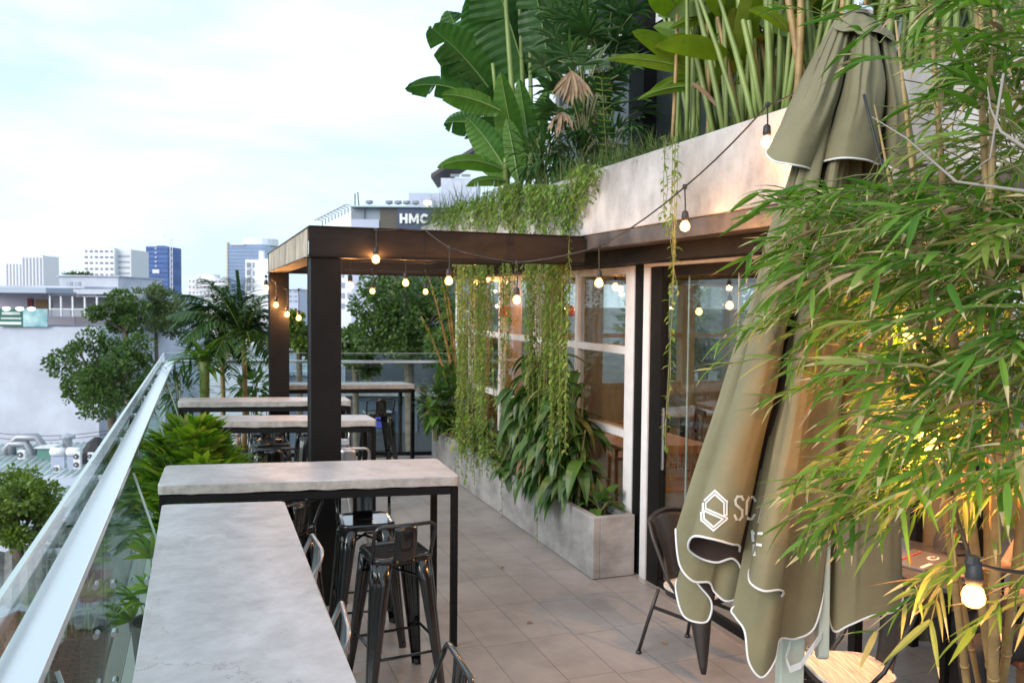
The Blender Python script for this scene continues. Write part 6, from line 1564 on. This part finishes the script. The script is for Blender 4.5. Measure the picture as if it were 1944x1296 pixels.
e_ = MB(); e_.tube([(.062,0,h+.745),(.080,0,h+.715),(.086,0,h+.700),(.066,0,h+.694)], [.007,.011,.014,.010], 8); e_.build('nose', M_skin, per, smooth=True)
e_ = MB(); e_.tube([(.058,-.022,h+.664),(.066,0,h+.662),(.058,.022,h+.664)], [.004,.006,.004], 6); e_.build('mouth', mat('lip', (.30,.12,.10), .5), per, smooth=True)
for yy in (.13,-.13):
    for k in range(5):
        c = (.335, yy+(-.024+.012*k)*1, h+.248); skin('finger', [(c,.009),((c[0]+.035,c[1],c[2]-.004),.008),((c[0]+.06-.006*abs(k-2),c[1],c[2]-.018),.007)], [(0,1),(1,2)], M_skin, per, 1)

# ================================================================== FESTOON LIGHTS
G_B = 'warm festoon bulbs hanging on the black cable'
def bulb(top, bot, label, s=1.0, watt=3.6):
    top = Vector(top); bot = Vector(bot); t = thing('festoon_bulb', label, 'light bulb', tuple(bot), 0, G_B)
    mb = MB(); mb.tube([top, top.lerp(bot,.5)+Vector((.003,0,0)), bot+Vector((0,0,.078*s))], .004, 6); mb.build('cord', M_cable, t)
    mb = MB(); mb.lathe([(.008,.082),(.017,.074),(.0205,.045),(.019,.026),(.013,.024)], tuple(bot), 12) if s == 1 else mb.lathe([(.008*s,.082*s),(.017*s,.074*s),(.0205*s,.045*s),(.019*s,.026*s),(.013*s,.024*s)], tuple(bot), 12); mb.build('socket', M_cable, t, smooth=True)
    mb = MB(); mb.lathe([(r_*s,z_*s) for r_, z_ in [(.013,.0235),(.022,.014),(.0275,-.003),(.025,-.019),(.015,-.029),(.003,-.033)]], tuple(bot), 12); mb.build('lamp_bulb', M_bulb, t, smooth=True); lamp(t, (0,0,0), watt)
    mb = MB(); mb.lathe([(.011,-.012),(.014,0),(.011,.014)], tuple(top), 8); mb.build('cable_clip', M_cable, t)
def cable(label, pts, r=.0045):
    t = thing('festoon_cable', label, 'cable', tuple(pts[0]))
    P2 = []
    for i in range(len(pts)-1):
        a, b = Vector(pts[i]), Vector(pts[i+1])
        for k in range(5): s = k/5; P2.append(a.lerp(b,s)+Vector((0,0,-.10*(b-a).length*s*(1-s))))
    P2.append(Vector(pts[-1])); mb = MB(); mb.tube(P2, r, 6); mb.build('wire', M_cable, t, smooth=True)
    return t
def BX(cab, bl, X=None, Y=None):
    top = atX(*cab,X) if X else atY(*cab,Y); D = (top-EYE).dot(CF); bot = atD(*bl, D); bot.x = top.x*.75+bot.x*.25; bot.y = top.y*.75+bot.y*.25; return top, bot
k1 = BX((1457,200),(1456,268),X=2.60); k2 = BX((1300,355),(1306,428),X=2.50); k3 = BX((1137,468),(1140,536),X=2.42); k4 = BX((982,498),(980,568),Y=5.45); k5 = BX((853,470),(850,532),Y=5.62); k6 = BX((714,437),(713,491),Y=5.79)
bulb(*k1,'bulb glowing against the concrete fascia beside the parasol top'); bulb(*k2,'bulb in front of the steel ledger, left of the parasol'); bulb(*k3,'bulb hanging before the nearest white window pane'); bulb(*k4,'bulb hanging in front of the vine curtain'); bulb(*k5,'bulb under the pergola beam end, left of the vines'); bulb(*k6,'bulb hung right against the front pergola beam')
pe = atY(808,437,5.82)
cable('black festoon cable running from the parasol top down along the ledger to the pergola beam', [atX(1530,165,2.62),k1[0],k2[0],k3[0],k4[0],k5[0],pe,atY(760,434,5.82),k6[0]])
def hang(px, py, Y, L, label): b = atY(px,py,Y); t_ = b+Vector((0,0,L)); bulb(t_, b, label); return t_
h1 = hang(665,541,6.9,.22,'bulb under the pergola just right of the front column'); h2 = hang(770,536,6.9,.20,'bulb under the pergola, third from the front column'); 
h3 = hang(707,552,8.9,.22,'smaller farther bulb under the pergola, second from the front column'); h4 = hang(808,553,8.9,.22,'smaller farther bulb under the pergola before the bamboo canes')
cable('festoon cable strung under the middle of the pergola', [atY(640,478,6.4),h1,h2,atY(840,500,6.9)]); cable('festoon cable strung under the rear of the pergola', [atY(655,512,8.9),h3,h4,atY(880,505,8.9)])
h5 = hang(505,546,9.36,.12,'bulb at the outer left face of the rear pergola column'); h6 = hang(524,578,9.36,.23,'highest of three bulbs before the rear pergola column'); h7 = hang(545,596,9.36,.26,'middle of three bulbs at the edge of the rear pergola column'); h8 = hang(567,603,9.36,.30,'lowest of three bulbs, right of the rear pergola column')
cable('festoon cable sagging from the rear pergola column to the front one', [h5,atY(512,526,9.36),h6,h7,h8,atY(588,552,9.0)])
q1 = atD(1733,636,2.35); q2 = atD(1764,834,2.2); q3 = atD(1848,1128,1.60)
c1 = atD(1732,590,2.35); c2 = atD(1768,780,2.2); c3 = atD(1846,1068,1.60)
bulb(c1,q1,'bulb deep inside the bamboo leaves, upper one', 1.0, 5); bulb(c2,q2,'bulb deep inside the bamboo leaves, middle one', 1.0, 8); bulb(c3,q3,'bare round bulb large at the lower right in front of the seated person', .78, 3.5)
cable('festoon cable dropping through the bamboo to the lowest bulb', [atD(1640,180,2.6),atD(1700,400,2.5),c1,c2,atD(1806,930,2.0),c3,atD(1960,1086,1.7)])

# ================================================================== FOREGROUND BAMBOO
bam = thing('bamboo', 'leafy bamboo with tan canes filling the right foreground, leaves over the parasol', 'bamboo', tuple(atZ(1880,1650,0)))
bp_ = Vector(bam.location)
mc2 = MB(); culms = []
for (x0,y0,x1,y1,d0,d1,r0) in ((1800,960,1700,40,2.05,2.5,.012),(1830,940,1760,-60,2.0,2.4,.014),(1905,960,1850,-40,1.9,2.2,.015),(1870,930,1890,-80,2.0,2.1,.013),(1960,900,1990,-60,1.9,1.9,.014),(1790,900,1660,200,2.15,2.6,.009)):
    a = atD(x0,y0,d0); b = atD(x1,y1,d1); g = Vector((bp_.x+rnd(-.12,.12), bp_.y+rnd(-.12,.12), .25)); pts = bez(g, a+Vector((0,0,-.1)), a.lerp(b,.35), 6)+bez(a.lerp(b,.35), a.lerp(b,.7)+Vector((0,0,.03)), b, 8)[1:]
    n = len(pts); mb = MB(); mb.tube(pts, [r0*(1-.75*(k/(n-1))**1.5) for k in range(n)], 9)
    for k in range(1,n-1): mb.tube([pts[k]-(pts[k+1]-pts[k]).normalized()*.006, pts[k]+(pts[k+1]-pts[k]).normalized()*.006], r0*(1-.75*(k/(n-1))**1.5)*1.16, 9)
    mb.build('culm', M_cane, bam, smooth=True); culms.append(pts)
pot(bam, (bp_.x,bp_.y,0), .27, .36)
fo1 = MB(); fo2 = MB(); tw = MB(); dry = MB()
allc = [p for c in culms for p in c[5:]]
regs = [ # x0,y0,x1,y1,count,d0,d1,tan share
 (1490,350,1740,600,108,2.1,2.75,.05),(1680,380,1990,620,112,1.8,2.6,.06),(1760,100,1990,380,66,1.9,2.6,.03),(1520,580,1660,740,16,2.2,2.75,.06),(1660,600,1990,820,88,1.75,2.5,.10),
 (1670,760,1990,910,40,1.7,2.4,.18),(1550,860,1740,985,36,2.0,2.5,.2),(1830,920,1990,990,5,1.75,2.2,.6),(1560,-20,1700,120,4,2.0,2.6,.03),(1790,-40,1990,140,30,1.9,2.5,.02),(1400,590,1470,690,5,2.35,2.7,.03),(1460,440,1540,540,6,2.3,2.7,.05),(1930,1070,1990,1150,4,1.7,1.8,.7),(1740,1080,1800,1130,3,1.7,1.9,.8)]
for (x0,y0,x1,y1,cnt,d0,d1,ts) in regs:
    for k in range(cnt):
        px, py = rnd(x0,x1), rnd(y0,y1); D = rnd(d0,d1); tip = atD(px,py,D)
        near = min(allc, key=lambda q: (q-tip-CR*.25).length+rnd(0,.25))
        dirn = (tip-near); dirn = dirn.normalized() if dirn.length > .05 else -CR
        out = (-CR*rnd(.35,1.1)+CU*rnd(-.45,.45)-CF*rnd(-.5,.7)+dirn*.35).normalized()
        L = rnd(.14,.30); b0_ = tip-out*L*.6; pts = bez(b0_, b0_+out*L*.5+Vector((0,0,.03)), b0_+out*L+Vector((0,0,-.03)), 5)
        if (near-b0_).length < .75 and R.random() < .75: tw.tube(bez(near, near.lerp(b0_,.5)+Vector((0,0,.06)), b0_, 5), .0018, 4, cap=False)
        tw.tube(pts, .0013, 4, cap=False)
        tgt = fo2 if R.random() < ts else fo1
        nl = R.randint(7,12)
        for j in range(nl):
            s = (j+.5)/nl; q = pts[min(5,int(s*5)+1)]; fw = (pts[min(5,int(s*5)+1)]-pts[int(s*5)]).normalized(); sdv = fw.cross(Vector((0,0,1)))
            sdv = sdv.normalized() if sdv.length > .1 else CR
            sgn = 1 if j % 2 else -1
            d = fw*rnd(.7,1.4)+sdv*sgn*rnd(.3,.9)+Vector((0,0,rnd(-.40,.40)))
            LL = rnd(.045,.14)*(1.15 if D < 2 else 1); tg2 = dry if R.random() < .03 else tgt
            tg2.blade(q, d, LL, LL*rnd(.085,.14), rnd(.05,.7), 5, 'lance', rnd(.1,.6), up=(rnd(-.7,.7),rnd(-.7,.7),1), twist=rnd(-.6,.6), tip=(R.choice((0,0,1,1,2)) if tg2 is not dry else 0))
M_tan = mat('tan_leaf_tip', (.42,.33,.16), .8)
fo1.build('foliage', [L_bamboo, M_tan], bam); fo2.build('foliage', [L_bamboo2, M_tan], bam); tw.build('twigs', M_stem, bam); dry.build('dry_foliage', M_dead, bam)
M_palewood = mat('bleached_twig', (.30,.26,.23), .8)
for pts_ in ([(1655,222,2.0),(1720,262,1.95),(1815,345,1.9),(1960,365,1.75)],[(1740,280,1.95),(1790,322,1.92),(1818,346,1.9)],[(1875,165,1.8),(1880,205,1.8),(1900,250,1.78),(1960,290,1.7)],[(1818,346,1.9),(1880,300,1.85),(1905,140,1.85)]):
    mb = MB(); P3 = [atD(*a) for a in pts_]; mb.tube(P3, [.0011+.0010*k for k in range(len(P3))], 6); mb.build('bare_twig', M_palewood, bam, smooth=True)
